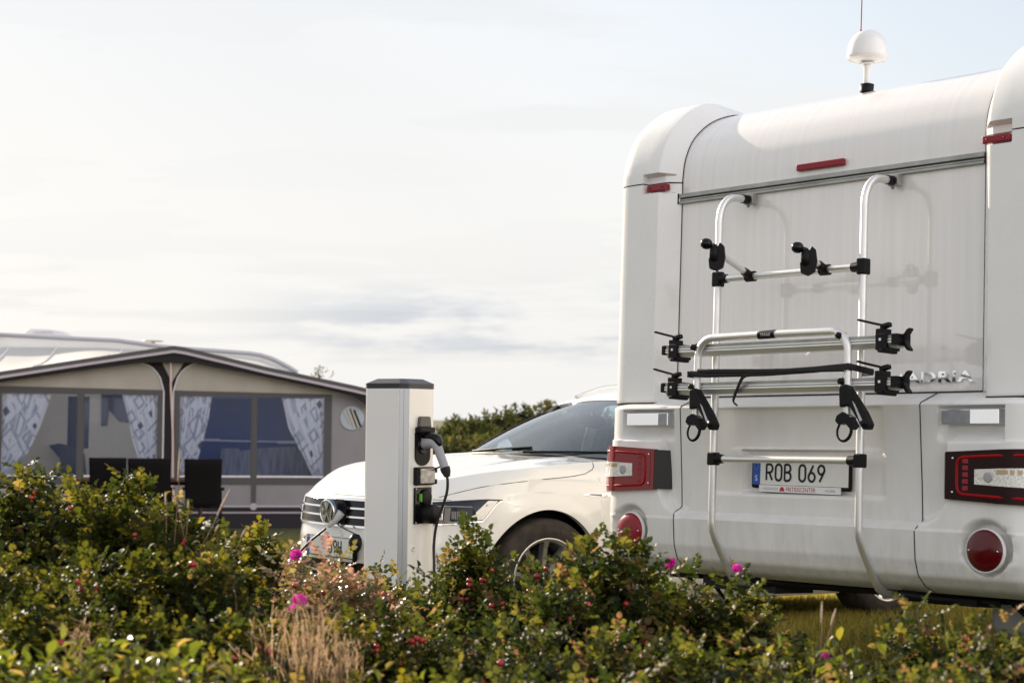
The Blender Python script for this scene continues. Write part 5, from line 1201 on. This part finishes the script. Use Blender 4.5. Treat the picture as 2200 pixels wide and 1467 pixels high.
q.prism([(-2.46,W(2.42)),(-2.42,W(2.53)),(-2.36,W(2.553)),(-2.06,W(2.549)),(-1.85,W(2.515)),(-1.73,W(2.46)),(-1.68,W(2.38))], 3.3, 4.3); ht = q.build('roof_hatch', mat('hatch', (.60,.60,.62), .4), cv, bevel=.02)
vs, fs = text_geo('DOMETIC', .055, sx=1.2); MB().add([(-2.15+v[0], 3.295, W(2.478)+v[1]) for v in vs], fs).build('lettering', MT['ink_grey'], ht)
q = MB(); q.prism([(-1.31,W(2.37)),(-1.29,W(2.415)),(-1.05,W(2.408)),(-1.0,W(2.36))], 3.3, 3.7); q.build('roof_vent', MT['grey_plastic'], cv, bevel=.01)
q = MB(); q.lathe([(0,.0),(.10,.002),(.16,.008),(.165,.018),(.15,.028),(0,.034)], (-.49,3.6,W(2.385)), (0,0,1), 30); q.lathe([(.03,-.12),(.03,0.01)], (-.49,3.6,W(2.385)), (0,0,1), 12); q.build('tv_aerial', mat('disc_tan', (.45,.38,.28), .5), cv)
# side windows and door of the caravan, seen through the awning
q = MB(); q.box((-1.72,2.845,W(.70)),(-1.40,2.862,W(1.50))); q.build('door_window', mat('tint_blue', (.06,.09,.20), .15, coat=.5), cv, bevel=.05, seg=3)
q = MB(); q.prism([(-1.22,W(1.62)),(-.35,W(1.62)),(-.35,W(1.25)),(-.62,W(1.08)),(-.95,W(1.12)),(-1.1,W(1.30)),(-1.12,W(1.05)),(-1.22,W(1.05))], 2.845, 2.862); q.build('side_window', MT['tint_blue'], cv)
q = MB(); q.prism([(-1.95,W(.75)),(-1.80,W(.78)),(-1.6,W(.74)),(-1.42,W(.62)),(-1.38,W(.2)),(-1.75,W(.2)),(-1.78,W(.55))], 2.4, 2.5); q.build('folded_chair_cover', MT['tint_blue'], cv)
for x in (-1.9,):
    q = MB(); q.lathe([(.18,-.09),(.31,-.09),(.33,0),(.31,.09),(.18,.09)], (x, 2.98, .33), (0,-1,0), 28); wv = q.build('wheel', MT['rubber'], cv); MB().lathe([(.19,.08),(.17,.05),(0,.05)], (x,2.98,.33), (0,-1,0), 28).build('rim', MT['alloy'], wv)
# -------- chairs and table on the pitch
mat('wicker', (.009,.007,.008), .9, spec=.15, bump=.5, bscale=160)
mat('table_wood', (.085,.030,.020), .5, var=.4, vscale=6, stretch=(1,8,1))
def chair(x, y, w_, lbl, rz=0, h=1.015):
    c = empty('garden_chair', lbl, 'chair', group='high-backed chairs at the table')
    c.matrix_world = AM @ Matrix.Translation((x, y, 0)) @ Matrix.Rotation(rz, 4, 'Z')
    q = MB(); q.grid(lambda u, v: (lerp(-w_/2,w_/2,u)*lerp(.93,1,v), -.20 - .14*v - .02*math.sin(PI*u), lerp(.40,h,v)), 6, 8, 0, True); bo = q.build('backrest', MT['wicker'], c, solid=.03)
    q = MB(); q.box((-w_/2*.95,-.22,.40),(w_/2*.95,.26,.44)); q.build('seat', MT['wicker'], c, bevel=.01)
    for sx in (-1,1):
        q = MB(); q.box((sx*w_/2-.03,-.24,.62),(sx*w_/2+.03,.22,.645)); q.build('armrest', MT['wicker'], c, bevel=.008)
        for y0, t in ((-.22,-.08),(.20,.05)):
            q = MB(); q.tube([(sx*(w_/2-.02), y0, .62 if y0 > 0 else .42),(sx*(w_/2-.01), y0+t, 0.0)], .016, 6); q.build('leg', MT['wicker'], c)
chair(-.755, -1.62, .47, 'black high-backed garden chair, leftmost of the three at the brown table'); chair(-.215, -2.0, .54, 'black high-backed garden chair, the widest, between two others at the brown table', h=1.02); chair(.45, -2.0, .475, 'black high-backed garden chair showing its full back, rightmost of the three by the table')
tb = empty('garden_table', 'brown wooden garden table half hidden behind the black chairs in front of the awning', 'table', M=AM @ Matrix.Translation((-.45,-1.25,0)))
q = MB(); q.box((-.75,-.38,.70),(.95,.38,.735)); q.build('tabletop', MT['table_wood'], tb, bevel=.005)
q = MB(); q.box((-.68,-.32,.66),(.88,.32,.6995)); q.build('apron', MT['wicker'], tb)
for sx, sy in ((-.65,-.3),(.85,-.3),(-.65,.3),(.85,.3)):
    q = MB(); q.tube([(sx, sy, .66),(sx*1.0, sy*1.05, 0)], .022, 8); q.build('leg', MT['table_wood'], tb)
# brown slanted timber leg seen right of the chairs
# ------------------------------------------------------------------ foliage
leafmat('rose_leaf', [(0,(.006,.010,.003)),(.35,(.014,.020,.004)),(.66,(.033,.036,.006)),(.90,(.080,.074,.010)),(1,(.13,.10,.03))], .52, .44, spec=.16, bump=.3)
leafmat('rose_leaf_tinted', [(0,(.008,.014,.004)),(.35,(.015,.022,.005)),(.62,(.036,.042,.008)),(.86,(.085,.080,.016)),(.975,(.12,.075,.030)),(1,(.15,.075,.04))], .48, .42, spec=.2, bump=.3)
leafmat('rose_leaf_faded', [(0,(.05,.05,.018)),(.4,(.09,.085,.028)),(.7,(.16,.11,.055)),(1,(.30,.16,.11))], .34, .30, coat=.2, bump=.35)
leafmat('weed_leaf', [(0,(.03,.045,.008)),(.5,(.065,.080,.013)),(.85,(.13,.12,.02)),(1,(.22,.16,.05))], .38, .38, spec=.3)
leafmat('dune_leaf', [(0,(.014,.022,.006)),(.5,(.034,.042,.010)),(.85,(.065,.060,.018)),(1,(.10,.075,.025))], .7, .25, spec=.2)
leafmat('dry_grass', [(0,(.07,.045,.024)),(.6,(.17,.12,.068)),(1,(.30,.23,.14))], .6, .35)
mat('twig', (.10,.055,.04), .8); mat('twig_pale', (.22,.12,.08), .7); mat('hip_red', (.30,.006,.012), .25, coat=.3, var=.3, vscale=30, var_col=(.30,.008,.02)); mat('hip_orange', (.42,.03,.012), .25, coat=.5)
mat('shade_core', (.013,.011,.006), .95, spec=.1, bump=1, bscale=40); mat('sepal', (.36,.24,.10), .7)
leafmat('petal', [(0,(.36,.012,.19)),(1,(.52,.07,.34))], .6, .2)
def leaflet_proto(n=1):
    # base, 3 at .35, 3 at .72, tip ; folded along the midrib, drooping, edges curled
    V = []
    for _ in range(n):
        fold = RNG.uniform(.15,.75); dro = RNG.uniform(.1,.75); cu = RNG.uniform(-.15,.25)
        w1, w2 = RNG.uniform(.34,.41), RNG.uniform(.31,.38)
        V.append([(0,0,0),(-w1,.32,fold*w1),(0,.33,-.03),(w1,.32,fold*w1),(-w2,.70,fold*w2-dro*.25+cu*.1),(0,.72,-dro*.22),(w2,.70,fold*w2-dro*.25+cu*.1),(0,1.0,-dro*.55)])
    return np.array(V)
LF4 = np.array([(1,2,5,4),(2,3,6,5)]); LF3 = np.array([(0,2,1),(0,3,2),(4,5,7),(5,6,7)])
def compound(nl=7, n_var=10, size=.030):
    out = []
    for _ in range(n_var):
        pr = leaflet_proto(nl); parts = []; L_ = size*3.0
        pos = [1.0] + [p for p in (.82,.58,.34) for _ in (0,1)][:nl-1]; side = [0] + [1,-1]*3
        for i in range(nl):
            s_ = size*RNG.uniform(.85,1.1)*(1 if i == 0 else lerp(1.0,.75,(1-pos[i])))
            a = -side[i]*RNG.uniform(.95,1.3) if i else RNG.normal(0,.1)
            v = pr[i]*s_; tilt = RNG.normal(0,.35)
            c, s2 = math.cos(tilt), math.sin(tilt); v = np.stack([v[:,0]*c + v[:,2]*s2, v[:,1], -v[:,0]*s2 + v[:,2]*c], 1)
            c, s2 = math.cos(a), math.sin(a); v = np.stack([v[:,0]*c - v[:,1]*s2, v[:,0]*s2 + v[:,1]*c, v[:,2]], 1)
            t = pos[i]; v += np.array([0, t*L_, -.28*L_*t*t]); parts.append(v)
        out.append(np.concatenate(parts))
    return np.array(out)
CL = compound(7, 24, .0262)
def simple_leaves(n_var=10, size=.052):
    out = []
    for _ in range(n_var):
        v = leaflet_proto(1)[0]*size; v[:,0] *= .60; v += np.array([0,.01,0]); out.append(v)
    return np.array(out)
SLF = simple_leaves()
def rotz(a): c, s_ = np.cos(a), np.sin(a); z = np.zeros_like(a); o = np.ones_like(a); return np.stack([np.stack([c,-s_,z],1), np.stack([s_,c,z],1), np.stack([z,z,o],1)],1)
def rotx(a): c, s_ = np.cos(a), np.sin(a); z = np.zeros_like(a); o = np.ones_like(a); return np.stack([np.stack([o,z,z],1), np.stack([z,c,-s_],1), np.stack([z,s_,c],1)],1)
def basis(axis):
    A = axis/np.linalg.norm(axis,axis=1,keepdims=True); ref = np.where(np.abs(A[:,2:3])<.95, np.array([[0,0,1.]]), np.array([[1.,0,0]]))
    X = np.cross(ref, A); X /= np.linalg.norm(X,axis=1,keepdims=True); Y = np.cross(A, X); return np.stack([X,Y,A],2)
def foliage(name, tips, axes, mats, parent, nleaf=9, protos=None, stemlen=.12, scale=1.0, el=(.15,1.15), vbias=0.0, smooth=True):
    """spirals of leaves on every shoot"""
    protos = CL if protos is None else protos
    n = len(tips); B = basis(axes); K = n*nleaf
    idx = np.repeat(np.arange(n), nleaf); j = np.tile(np.arange(nleaf), n)
    t = j/(nleaf-1+1e-9); ang = j*2.4 + np.repeat(RNG.uniform(0,6.28,n), nleaf) + RNG.normal(0,.3,K)
    elv = lerp(el[0], el[1], t) + RNG.normal(0,.22,K)
    Rm = np.einsum('kij,kjl->kil', B[idx], np.einsum('kij,kjl->kil', rotz(ang), rotx(elv)))
    sc_ = scale*RNG.uniform(.62,1.28,K)*lerp(1.05,.78,t)
    pv = protos[RNG.integers(0, len(protos), K)]
    V = np.einsum('kij,kvj->kvi', Rm, pv)*sc_[:,None,None]
    base = tips[idx] + (B[idx][:,:,2])*((t-1)*stemlen)[:,None]
    V = V + base[:,None,:]; nv = pv.shape[1]; nl = nv//8
    V = V.reshape(-1,3); nlf = K*nl; off = (np.arange(nlf)*8)[:,None,None]
    f4 = (LF4[None]+off).reshape(-1,4); f3 = (LF3[None]+off).reshape(-1,3)
    val = np.clip(RNG.beta(2,2.4,K).repeat(nl) + RNG.normal(0,.09,nlf) + vbias + (t.repeat(nl)-.5)*.16, 0, .985)
    return np_mesh(name, V, [f4, f3], mats, np.repeat(val, 8), parent, smooth)
def dome_tips(cx_, cy_, rx, ry, h, n, zmin=.18, inner=.35, rough=.12):
    """shoot tips through the outer shell of a mound"""
    d = RNG.normal(0,1,(n*3,3)); d[:,2] = np.abs(d[:,2])*.9; d /= np.linalg.norm(d,axis=1,keepdims=True); d = d[:n]
    lump = 1 + rough*np.sin(d[:,0]*7+cx_*9)*np.cos(d[:,1]*6+cy_*7) + RNG.normal(0,rough*.55,n)
    r = np.where(RNG.uniform(0,1,n) < inner, RNG.uniform(.5,.9,n), RNG.uniform(.88,1.0,n))*lump
    P = np.stack([d[:,0]*rx*r, d[:,1]*ry*r, zmin + d[:,2]*(h-zmin)*np.minimum(r,1.04)],1)
    ax_ = d*np.array([1,1,.7]) + np.array([0,0,.65]) + RNG.normal(0,.22,(n,3)); return P, ax_
def stems(tips, axes, par, n=26, m='twig', r=.004, name='stems', spread=.25):
    q = MB()
    for k in RNG.permutation(len(tips))[:n]:
        p = tips[k]; a = axes[k]/np.linalg.norm(axes[k]); b0 = np.array([p[0]*spread, p[1]*spread, 0]); m1 = lerp(b0, p, .55) + np.array([0,0,.05])
        q.tube(smooth_curve([b0, m1, p-a*.12, p-a*.01], 7), [r*1.5,r*1.4,r*1.2,r,r*.9,r*.8,r*.6,r*.5], 5, cap=False)
    return q.build(name, MT[m], par)
def hips(mb_par, tips, axes, k, orange=.25, r=.0088):
    zm = max(t_[2] for t_ in tips); sel = RNG.permutation([i for i in range(len(tips)) if tips[i][1] < -.02 and tips[i][2] > zm*.55])[:int(k*1.7)]
    for i in sel:
        p = tips[i] + RNG.normal(0,.012,3) + np.array([0,-.035,-.01]); mt_ = MT['hip_orange'] if RNG.uniform() < orange else MT['hip_red']
        for c_ in range(int(RNG.integers(1,4))):
            q = MB(); pp = p + RNG.normal(0,.016,3); s_ = RNG.uniform(.8,1.15)*r
            q.lathe([(0,-s_*.95),(s_*.75,-s_*.75),(s_*1.12,-s_*.1),(s_*.95,s_*.6),(s_*.4,s_*.9),(0,s_*.9)], pp, (RNG.normal(0,.4),RNG.normal(0,.4),-1), 12)
            for a_ in np.linspace(0,2*PI,6)[:5]:
                t_ = pp + np.array([0,0,-s_*.75]); e_ = t_ + np.array([math.cos(a_)*s_*1.3, math.sin(a_)*s_*1.3, -s_*RNG.uniform(.8,2.0)]); w3 = np.array([math.cos(a_+1.5)*.0022, math.sin(a_+1.5)*.0022,0])
                q.add([t_+w3, t_-w3, e_], [(0,1,2)], 1)
            q.build('rosehip', [mt_, MT['sepal']], mb_par)
def flower(par, p, size=.030, open_=.8, tilt=(0,-.6,.8)):
    q = MB(); B = basis(np.array([tilt],float))[0]; att = []
    for ring, (n, r_, cup) in enumerate(((5,1.0,.5),(5,.75,.9),(4,.45,1.2))):
        for i in range(n):
            a = 2*PI*i/n + ring*.6 + RNG.normal(0,.1); pts = []
            for u in np.linspace(0,1,5):
                for v in np.linspace(-1,1,5):
                    rad = size*r_*(u*open_); wd = size*r_*.62*math.sin(min(1,u*1.25+.12)*PI*.62)*v; h = size*r_*cup*u*u*.8 + size*.10*math.sin(v*5+i)*u - .12*size*abs(v)*u
                    x = math.cos(a)*rad - math.sin(a)*wd; y = math.sin(a)*rad + math.cos(a)*wd; pts.append(p + B @ np.array([x,y,h]))
            o_ = len(q.v); q.add(pts, [(r0*5+c0, r0*5+c0+1, (r0+1)*5+c0+1, (r0+1)*5+c0) for r0 in range(4) for c0 in range(4)], 0, True); att += [RNG.uniform(0,1)]*25
    o = q.build('flower', MT['petal'], par); at_ = o.data.attributes.new('v','FLOAT','POINT'); at_.data.foreach_set('value', np.array(att, np.float32))
    MB().lathe([(0,-size*.5),(size*.2,-size*.3),(size*.22,-size*.05),(0,0)], p, B[:,2], 8).build('calyx', MT['rose_stalk'] if 'rose_stalk' in MT else mat('rose_stalk', (.05,.08,.02), .6), o)
    return o
NB = [0]
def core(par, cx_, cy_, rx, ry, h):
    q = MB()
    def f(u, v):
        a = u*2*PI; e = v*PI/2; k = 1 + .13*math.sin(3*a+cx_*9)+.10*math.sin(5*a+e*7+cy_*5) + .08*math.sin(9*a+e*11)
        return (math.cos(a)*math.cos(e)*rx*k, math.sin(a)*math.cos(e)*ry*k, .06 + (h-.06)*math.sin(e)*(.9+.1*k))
    q.grid(f, 24, 9, 0, False); q.build('inner_shade_core', MT['shade_core'], par)  # dark core added to block light and deepen the gaps between leaves
def bush(px, py_top, Y, rx, ry, label, dens=1.0, faded=0, nh=3, flowers=(), zmin=.16, nleaf=10, scale=1.0, inner=.3, rough=.12, sprigs=()):
    top = at(px, py_top, Y); h = top.z - .035; g0 = 0
    b = empty('rose_bush', label, 'bush', loc=(top.x, top.y, g0), group='rugosa rose bushes along the front'); NB[0] += 1
    area = (rx*ry)**.5 * (h-zmin+ .15) * 6
    n = int(area*172*dens); T, A = dome_tips(top.x, top.y, rx, ry, h, n, zmin, inner, rough)
    # a few taller sprigs break the outline
    ex = []; ea = []
    for (dx, dy, z_) in [(RNG.uniform(-.7,.7)*rx, RNG.uniform(-.5,.5)*ry, h*RNG.uniform(.90,1.015)) for _ in range(6)]:
        zz = min(z_, zmin + (h-zmin)*(1.0 - .35*(dx/rx)**2) + .03); ex.append((dx,dy,zz)); ea.append((RNG.normal(0,.25),RNG.normal(0,.25),1))
    for (sx, sy) in sprigs:
        s_ = at(sx, sy, Y); ex.append((s_.x-top.x, 0, s_.z-.01)); ea.append((RNG.normal(0,.2),RNG.normal(0,.2),1))
    T = np.concatenate([T, np.array(ex)]); A = np.concatenate([A, np.array(ea)])
    o = foliage('foliage', T, A, MT['rose_leaf_faded' if faded > .5 else ('rose_leaf_tinted' if px > 860 else 'rose_leaf')], b, nleaf=nleaf, scale=scale*(.88 if Y < 4.8 else 1.0), vbias=.05 if not faded else .1)
    stems(T, A, b, n=int(34*dens))
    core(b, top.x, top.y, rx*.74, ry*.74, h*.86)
    if nh: hips(b, T, A, nh)
    for (fx, fy_, s_) in flowers:
        for dy in (-.0,):
            P = at(fx, fy_, Y - ry*.75); flower(b, np.array([P.x-top.x, P.y-top.y, P.z]), s_, tilt=(RNG.normal(0,.4), -.7, .6))
    return b
# main hedge, left to right: the tall yellow-green mound, the low middle, the lighter right-hand bushes
bush(55,1008,5.9,.30,.34,'yellow-green rose bush with red hips at the left edge of the hedge', nh=5, sprigs=((48,1008),(95,1022)))
bush(-70,1075,5.6,.30,.3,'rose bush cut off by the left edge of the photo', nh=2)
bush(-330,1110,5.5,.34,.32,'rose bush beyond the left edge, continuing the hedge', nh=2, dens=.7)
bush(190,1046,5.7,.26,.30,'rose bush crest below the leftmost black chair', nh=3, sprigs=((168,1038),(210,1052)))
bush(285,1040,5.5,.28,.32,'tall glossy rose bush in front of the black chairs, the highest left of the post', nh=4, sprigs=((268,1032),(300,1040),(312,1052)), dens=1.1)
bush(385,1098,5.3,.24,.30,'rounded rose bush under the pale grass stalks, with orange hips on top', nh=5, sprigs=((372,1092),(405,1098)))
bush(75,1175,5.0,.30,.28,'dense glossy rose bush below the left mound', nh=3)
bush(255,1170,4.9,.28,.26,'shiny-leaved rose bush in the middle of the left mound', nh=3)
bush(425,1175,4.95,.20,.24,'small rose bush on the slope right of the left mound', nh=2)
bush(548,1148,6.3,.15,.2,'single upright rose sprig against the dark grass beside the awning', nh=2, sprigs=((546,1140),(560,1150)), dens=1.2)
bush(490,1258,5.3,.26,.26,'low dark rose bush in the gap before the lawn', nh=2, dens=.9)
bush(665,1222,5.8,.24,.24,'rose bush with pinkish fading leaves and one magenta bloom, under the car plate', faded=1, nh=3, flowers=((637,1194,.025),), sprigs=((612,1186),(640,1192),(700,1188),(725,1200)))
bush(760,1230,5.6,.20,.22,'fading rose bush just left of the charging post', faded=1, nh=2, sprigs=((735,1205),))
bush(840,1245,6.6,.26,.24,'low rose bush at the foot of the charging post with an orange hip', nh=4, sprigs=((815,1226),(850,1232)))
bush(905,1262,5.9,.20,.2,'small rose bush right in front of the charging post', nh=4)
bush(985,1205,5.6,.16,.22,'rose bush with crimson hips right of the charging post', nh=6, sprigs=((960,1200),(945,1215)))
bush(1012,1152,5.7,.12,.18,'tall rose sprig standing in front of the car headlight', nh=4, sprigs=((1000,1146),(1018,1150),(1040,1165)), dens=1.3)
bush(1115,1226,5.4,.26,.26,'rose bush in front of the car front wheel', nh=5, sprigs=((1130,1225),(1165,1232)), dens=1.1)
bush(1300,1158,5.2,.27,.28,'leafy rose bush reaching up to the left fog lamp of the motorhome', nh=5, sprigs=((1262,1160),(1310,1150),(1335,1158)), dens=1.15)
bush(1225,1235,5.0,.20,.22,'rose bush below the car door edge', nh=3)
bush(1440,1242,5.35,.20,.24,'rose bush with a magenta bloom under the motorhome bumper seam', nh=2, flowers=((1443,1212,.022),), sprigs=((1425,1225),(1490,1218)))
bush(1580,1285,5.3,.15,.2,'rose bush topped by a pink bud under the left ladder foot', nh=2, flowers=((1584,1222,.018),), sprigs=((1560,1240),(1600,1236),(1622,1262)))
bush(1690,1385,5.0,.22,.22,'low dark rose bush below the bike ladder', nh=1, dens=.9)
bush(1830,1425,4.7,.26,.22,'low rose bush below the patch of lawn', nh=1, flowers=((1775,1408,.011),))
bush(1975,1312,4.7,.17,.22,'rose bush rising in front of the far car wheel', nh=2, sprigs=((1960,1298),(2000,1316)), dens=1.1)
bush(2150,1345,4.4,.22,.24,'out-of-focus rose bush at the right edge of the photo', nh=3, sprigs=((2095,1345),(2160,1312)))
bush(2260,1350,4.5,.2,.24,'rose bush cut off by the right edge', nh=1)
# nearer row, mostly in its own shade
bush(120,1265,4.55,.30,.22,'shaded rose bush low on the left below the glossy mound', nh=3, dens=.9)
bush(330,1290,4.5,.30,.22,'dark shaded rose bush left of the dry grass', nh=2, dens=.85)
bush(520,1320,4.45,.24,.2,'dark rose bush with dull leaves beside the dry grass', nh=2, dens=.85)
bush(560,1425,4.1,.16,.18,'small lit rose bush at the bottom left of the dry grass', nh=1)
bush(800,1310,4.7,.24,.22,'rose bush in shade below the charging post', nh=4, dens=.9)
bush(960,1310,4.75,.24,.22,'rose bush full of crimson hips below the tall sprig', nh=6)
bush(1130,1330,4.6,.26,.22,'lit rose bush in the middle of the lower row', nh=6)
bush(1310,1320,4.55,.26,.22,'rose bush with many white glints in the lower row', nh=5)
bush(1490,1350,4.5,.26,.22,'very dark rose bush in the lower row under the pink bud', nh=1, dens=.8)
bush(820,1430,4.15,.20,.2,'rose bush at the bottom edge below the post', nh=2)
bush(1010,1430,4.1,.22,.2,'rose bush at the bottom edge with bright red hips', nh=4)
bush(1230,1425,4.1,.24,.2,'rose bush at the bottom edge under the car wheel', nh=3)
bush(1440,1440,4.0,.22,.2,'dark rose bush at the bottom edge', nh=1, dens=.8)
bush(1640,1430,4.1,.2,.2,'rose bush with pale glints at the bottom edge', nh=1)
bush(1900,1440,4.0,.26,.2,'blurred rose bush at the bottom right', nh=2)
bush(2100,1420,3.9,.24,.2,'blurred rose bush in the bottom right corner', nh=3)
# broad-leaved weeds at the lower left
def weed(px, py, Y, n, label):
    t = at(px, py, Y); b = empty('broadleaf_weed', label, 'weed', loc=(t.x, t.y, 0), group='yellow-green weeds at the lower left')
    T = np.stack([RNG.normal(0,.12,n), RNG.normal(0,.08,n), t.z - np.abs(RNG.normal(0,.05,n))],1); A = np.stack([RNG.normal(0,.35,n), RNG.normal(0,.3,n), np.ones(n)],1)
    foliage('leaves', T, A, MT['weed_leaf'], b, nleaf=8, protos=SLF, stemlen=.12, scale=.95, el=(.1,1.0)); stems(T, A, b, n=n, m='twig_pale', r=.0018, name='stalks', spread=.8)
for i, (px, py, lb) in enumerate(((40,1400,'yellow-green weed in the very lower left corner'),(170,1385,'leafy weed second from the lower left corner'),(290,1400,'weed with long pale leaves left of the dark gap'),(110,1440,'low weed at the bottom edge on the left'),(250,1450,'low bright weed at the bottom edge'))):
    weed(px, py, 3.9 - .1*(i > 2), 26, lb)
weed(905, 1440, 3.8, 5, 'single yellow-green weed sprig at the bottom middle')
# pale weed clump between the right-hand bushes
weed(1700, 1380, 4.5, 14, 'yellow-green weed between the right-hand rose bushes')
# dry grass tuft
def tuft(px, py0, py1, Y, n, wpx, label):
    a = at(px, py0, Y); c = at(px, py1, Y); t = empty('dry_grass_tuft', label, 'dry grass', loc=(a.x, a.y, 0)); V = []; Fc = []; A = []; k = 0
    wd = wpx/FPX*Y
    for i in range(n):
        x0 = RNG.normal(0, wd*.30); x1 = x0*1.25 + RNG.normal(0, wd*.16); y0 = RNG.normal(0,.06); z1 = c.z + (a.z-c.z)*RNG.uniform(.25,1)*(1-.35*min(1,abs(x1)/wd)) ; z0 = c.z - .15
        m_ = 6; ph = RNG.uniform(0,6.28); w_ = RNG.uniform(.0005,.0010); cl = RNG.uniform(.008,.03); pts = []
        for j in range(m_+1):
            u = j/m_; x = lerp(x0, x1, u) + cl*math.sin(u*5+ph)*u; y = y0 + cl*math.cos(u*4+ph)*u; z = lerp(z0, z1, math.sin(u*PI*.5)) - .02*u*u
            pts.append((x,y,z))
        for (x,y,z) in pts: V += [(x-w_,y,z),(x+w_,y,z)]; 
        A += [RNG.uniform(0,1)]*(2*(m_+1))
        Fc += [(k+2*j, k+2*j+1, k+2*j+3, k+2*j+2) for j in range(m_)]; k += 2*(m_+1)
        if RNG.uniform() < .5:      # branching panicle at the top
            for b_ in range(5):
                p = np.array(pts[-1 - b_ % 3]); d = np.array([RNG.normal(0,.022), RNG.normal(0,.015), RNG.uniform(-.005,.03)]); e = p + d
                V += [tuple(p+(-w_*.8,0,0)), tuple(p+(w_*.8,0,0)), tuple(e+(w_*1.4,0,0)), tuple(e+(-w_*1.4,0,0))]; Fc.append((k,k+1,k+2,k+3)); A += [RNG.uniform(.2,1)]*4; k += 4
    np_mesh('strands', np.array(V), np.array(Fc), MT['dry_grass'], np.array(A), t)
tuft(650,1250,1450,4.25,120,140,'tangled tuft of dry pinkish-tan grass below the magenta blooms')
tuft(735,1340,1450,4.2,36,50,'wispy dry grass spreading right of the tangled tuft')
tuft(170,1290,1400,4.15,16,30,'thin brown dry grass wisps at the left')
# the lower magenta blooms stand in the dry grass
fb = empty('rose_plant', 'pair of magenta rose blooms above the dry grass tuft', 'flower', loc=tuple(at(642,1300,4.35)))
for (px, py, s_) in ((643,1292,.023),(632,1306,.015)):
    P = at(px, py, 4.33); flower(fb, np.array(P) - np.array(fb.location), s_, tilt=(RNG.normal(0,.3),-.5,.8))
q = MB(); q.tube([(0,0,-.5),(.01,0,-.2),(0,0,-.01)], .003, 6); q.build('stalk', MT['rose_stalk'], fb)
# tall grass culms against the dark chairs
def culm(x0, y0, x1, y1, Y, label, head=.10):
    a = np.array(at(x0, y0, Y)); b_ = np.array(at(x1, y1, Y)); o = empty('grass_stalk', label, 'grass stalk', loc=tuple(a), group='pale grass stalks above the hedge')
    a0 = a - (b_-a)/np.linalg.norm(b_-a)*.25 - a; d = b_-a; bend = np.array([.004,0,0])
    q = MB(); q.tube([a0, d*.25+bend, d*.6+bend, d*.85], .0013, 5); q.build('culm', MT['twig_pale'], o)
    q = MB(); m_ = 12; hd = min(.6, head/np.linalg.norm(d))
    q.tube([d*(1-hd*(1-i/m_)) for i in range(m_+1)], [.0007+.0022*math.sin(PI*(i+.3)/(m_+.6))*(.8+.4*(i%2)) for i in range(m_+1)], 7); q.build('seed_head', mat('seed', (.55,.42,.27), .8) if 'seed' not in MT else MT['seed'], o)
for args in ((377,1104,386,962,5.2,'tallest pale grass stalk between the middle and right chairs'),(355,1104,355,1055,5.2,'short upright grass stalk before the middle chair'),(383,1104,371,1048,5.2,'grass stalk crossing the tallest one'),(402,1104,405,1073,5.2,'stubby grass stalk left of the right chair'),(446,1145,494,1050,5.2,'long slanting grass stalk right of the chairs'),(455,1152,470,1126,5.2,'short slanting grass stalk beside the long one'),(510,1168,528,1134,5.5,'stout seed head leaning over the lawn gap'),(1762,1370,1766,1290,4.6,'thin white grass stalk in front of the lawn strip'),(1776,1368,1796,1306,4.6,'bent white grass stalk beside the thin one')):
    culm(*args)
# ------------------------------------------------------------------ shrubs and tree far behind
def shrub(px, py, Y, rx, label, n=420, ry=None):
    t = at(px, py, Y); g0 = -.35; b = empty('dune_shrub', label, 'shrub', loc=(t.x, t.y, g0), group='brown-green shrubs behind the cars')
    T, A = dome_tips(t.x, t.y, rx, ry or rx, t.z-g0, n, .1, .25, .16)
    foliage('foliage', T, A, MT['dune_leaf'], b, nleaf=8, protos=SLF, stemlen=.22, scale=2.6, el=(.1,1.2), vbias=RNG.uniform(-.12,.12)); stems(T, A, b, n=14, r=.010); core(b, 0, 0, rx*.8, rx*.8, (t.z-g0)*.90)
for a in ((935,938,30,.55,'low yellow-green shrub just right of the charging post'),(965,920,33,.5,'dark shrub behind the car bonnet edge'),(985,900,40,.60,'small round shrub standing above the others'),(1020,905,38,.8,'shrub at the left shoulder of the shrub bank'),(1065,886,41,1.0,'broad brown-green shrub in the middle of the bank'),(1115,876,43,1.1,'highest shrub of the bank behind the windscreen'),(1175,872,44,1.2,'shrub just left of the car roof'),(1250,874,46,1.4,'shrub hidden behind the car roof'),(975,950,27,.5,'lowest front shrub against the bonnet'),(1010,945,30,.7,'front shrub in olive tones'),(1060,930,33,.9,'front shrub below the broad one'),(870,945,34,1.0,'shrub behind the charging post'),(1400,880,50,2.0,'shrub behind the motorhome')):
    shrub(a[0],a[1],a[2],a[3],a[4], n=int(420+300*a[3]))
t = at(684,790,34); tr = empty('garden_tree', 'small tree top peeping over the awning roof', 'tree', loc=(t.x, t.y, -.35))
H = t.z+.35; T, A = dome_tips(0,0,.42,.4,.9,70,0,.3,.3); T[:,2] += H-.9
foliage('crown', T, A, MT['dune_leaf'], tr, nleaf=7, protos=SLF, stemlen=.25, scale=1.6, el=(.1,1.1), vbias=.15)
q = MB(); q.tube([(0,0,0),(.03,0,H*.5),(0,0,H-.5)], [.07,.055,.03], 8)
for k in range(9):
    p = T[k*7]; q.tube([(0,0,H-1.0+.05*k), tuple(lerp(np.array([0,0,H-.6]), p, .6)), tuple(p)], [.02,.012,.005], 5)
q.build('trunk', MT['twig'], tr)
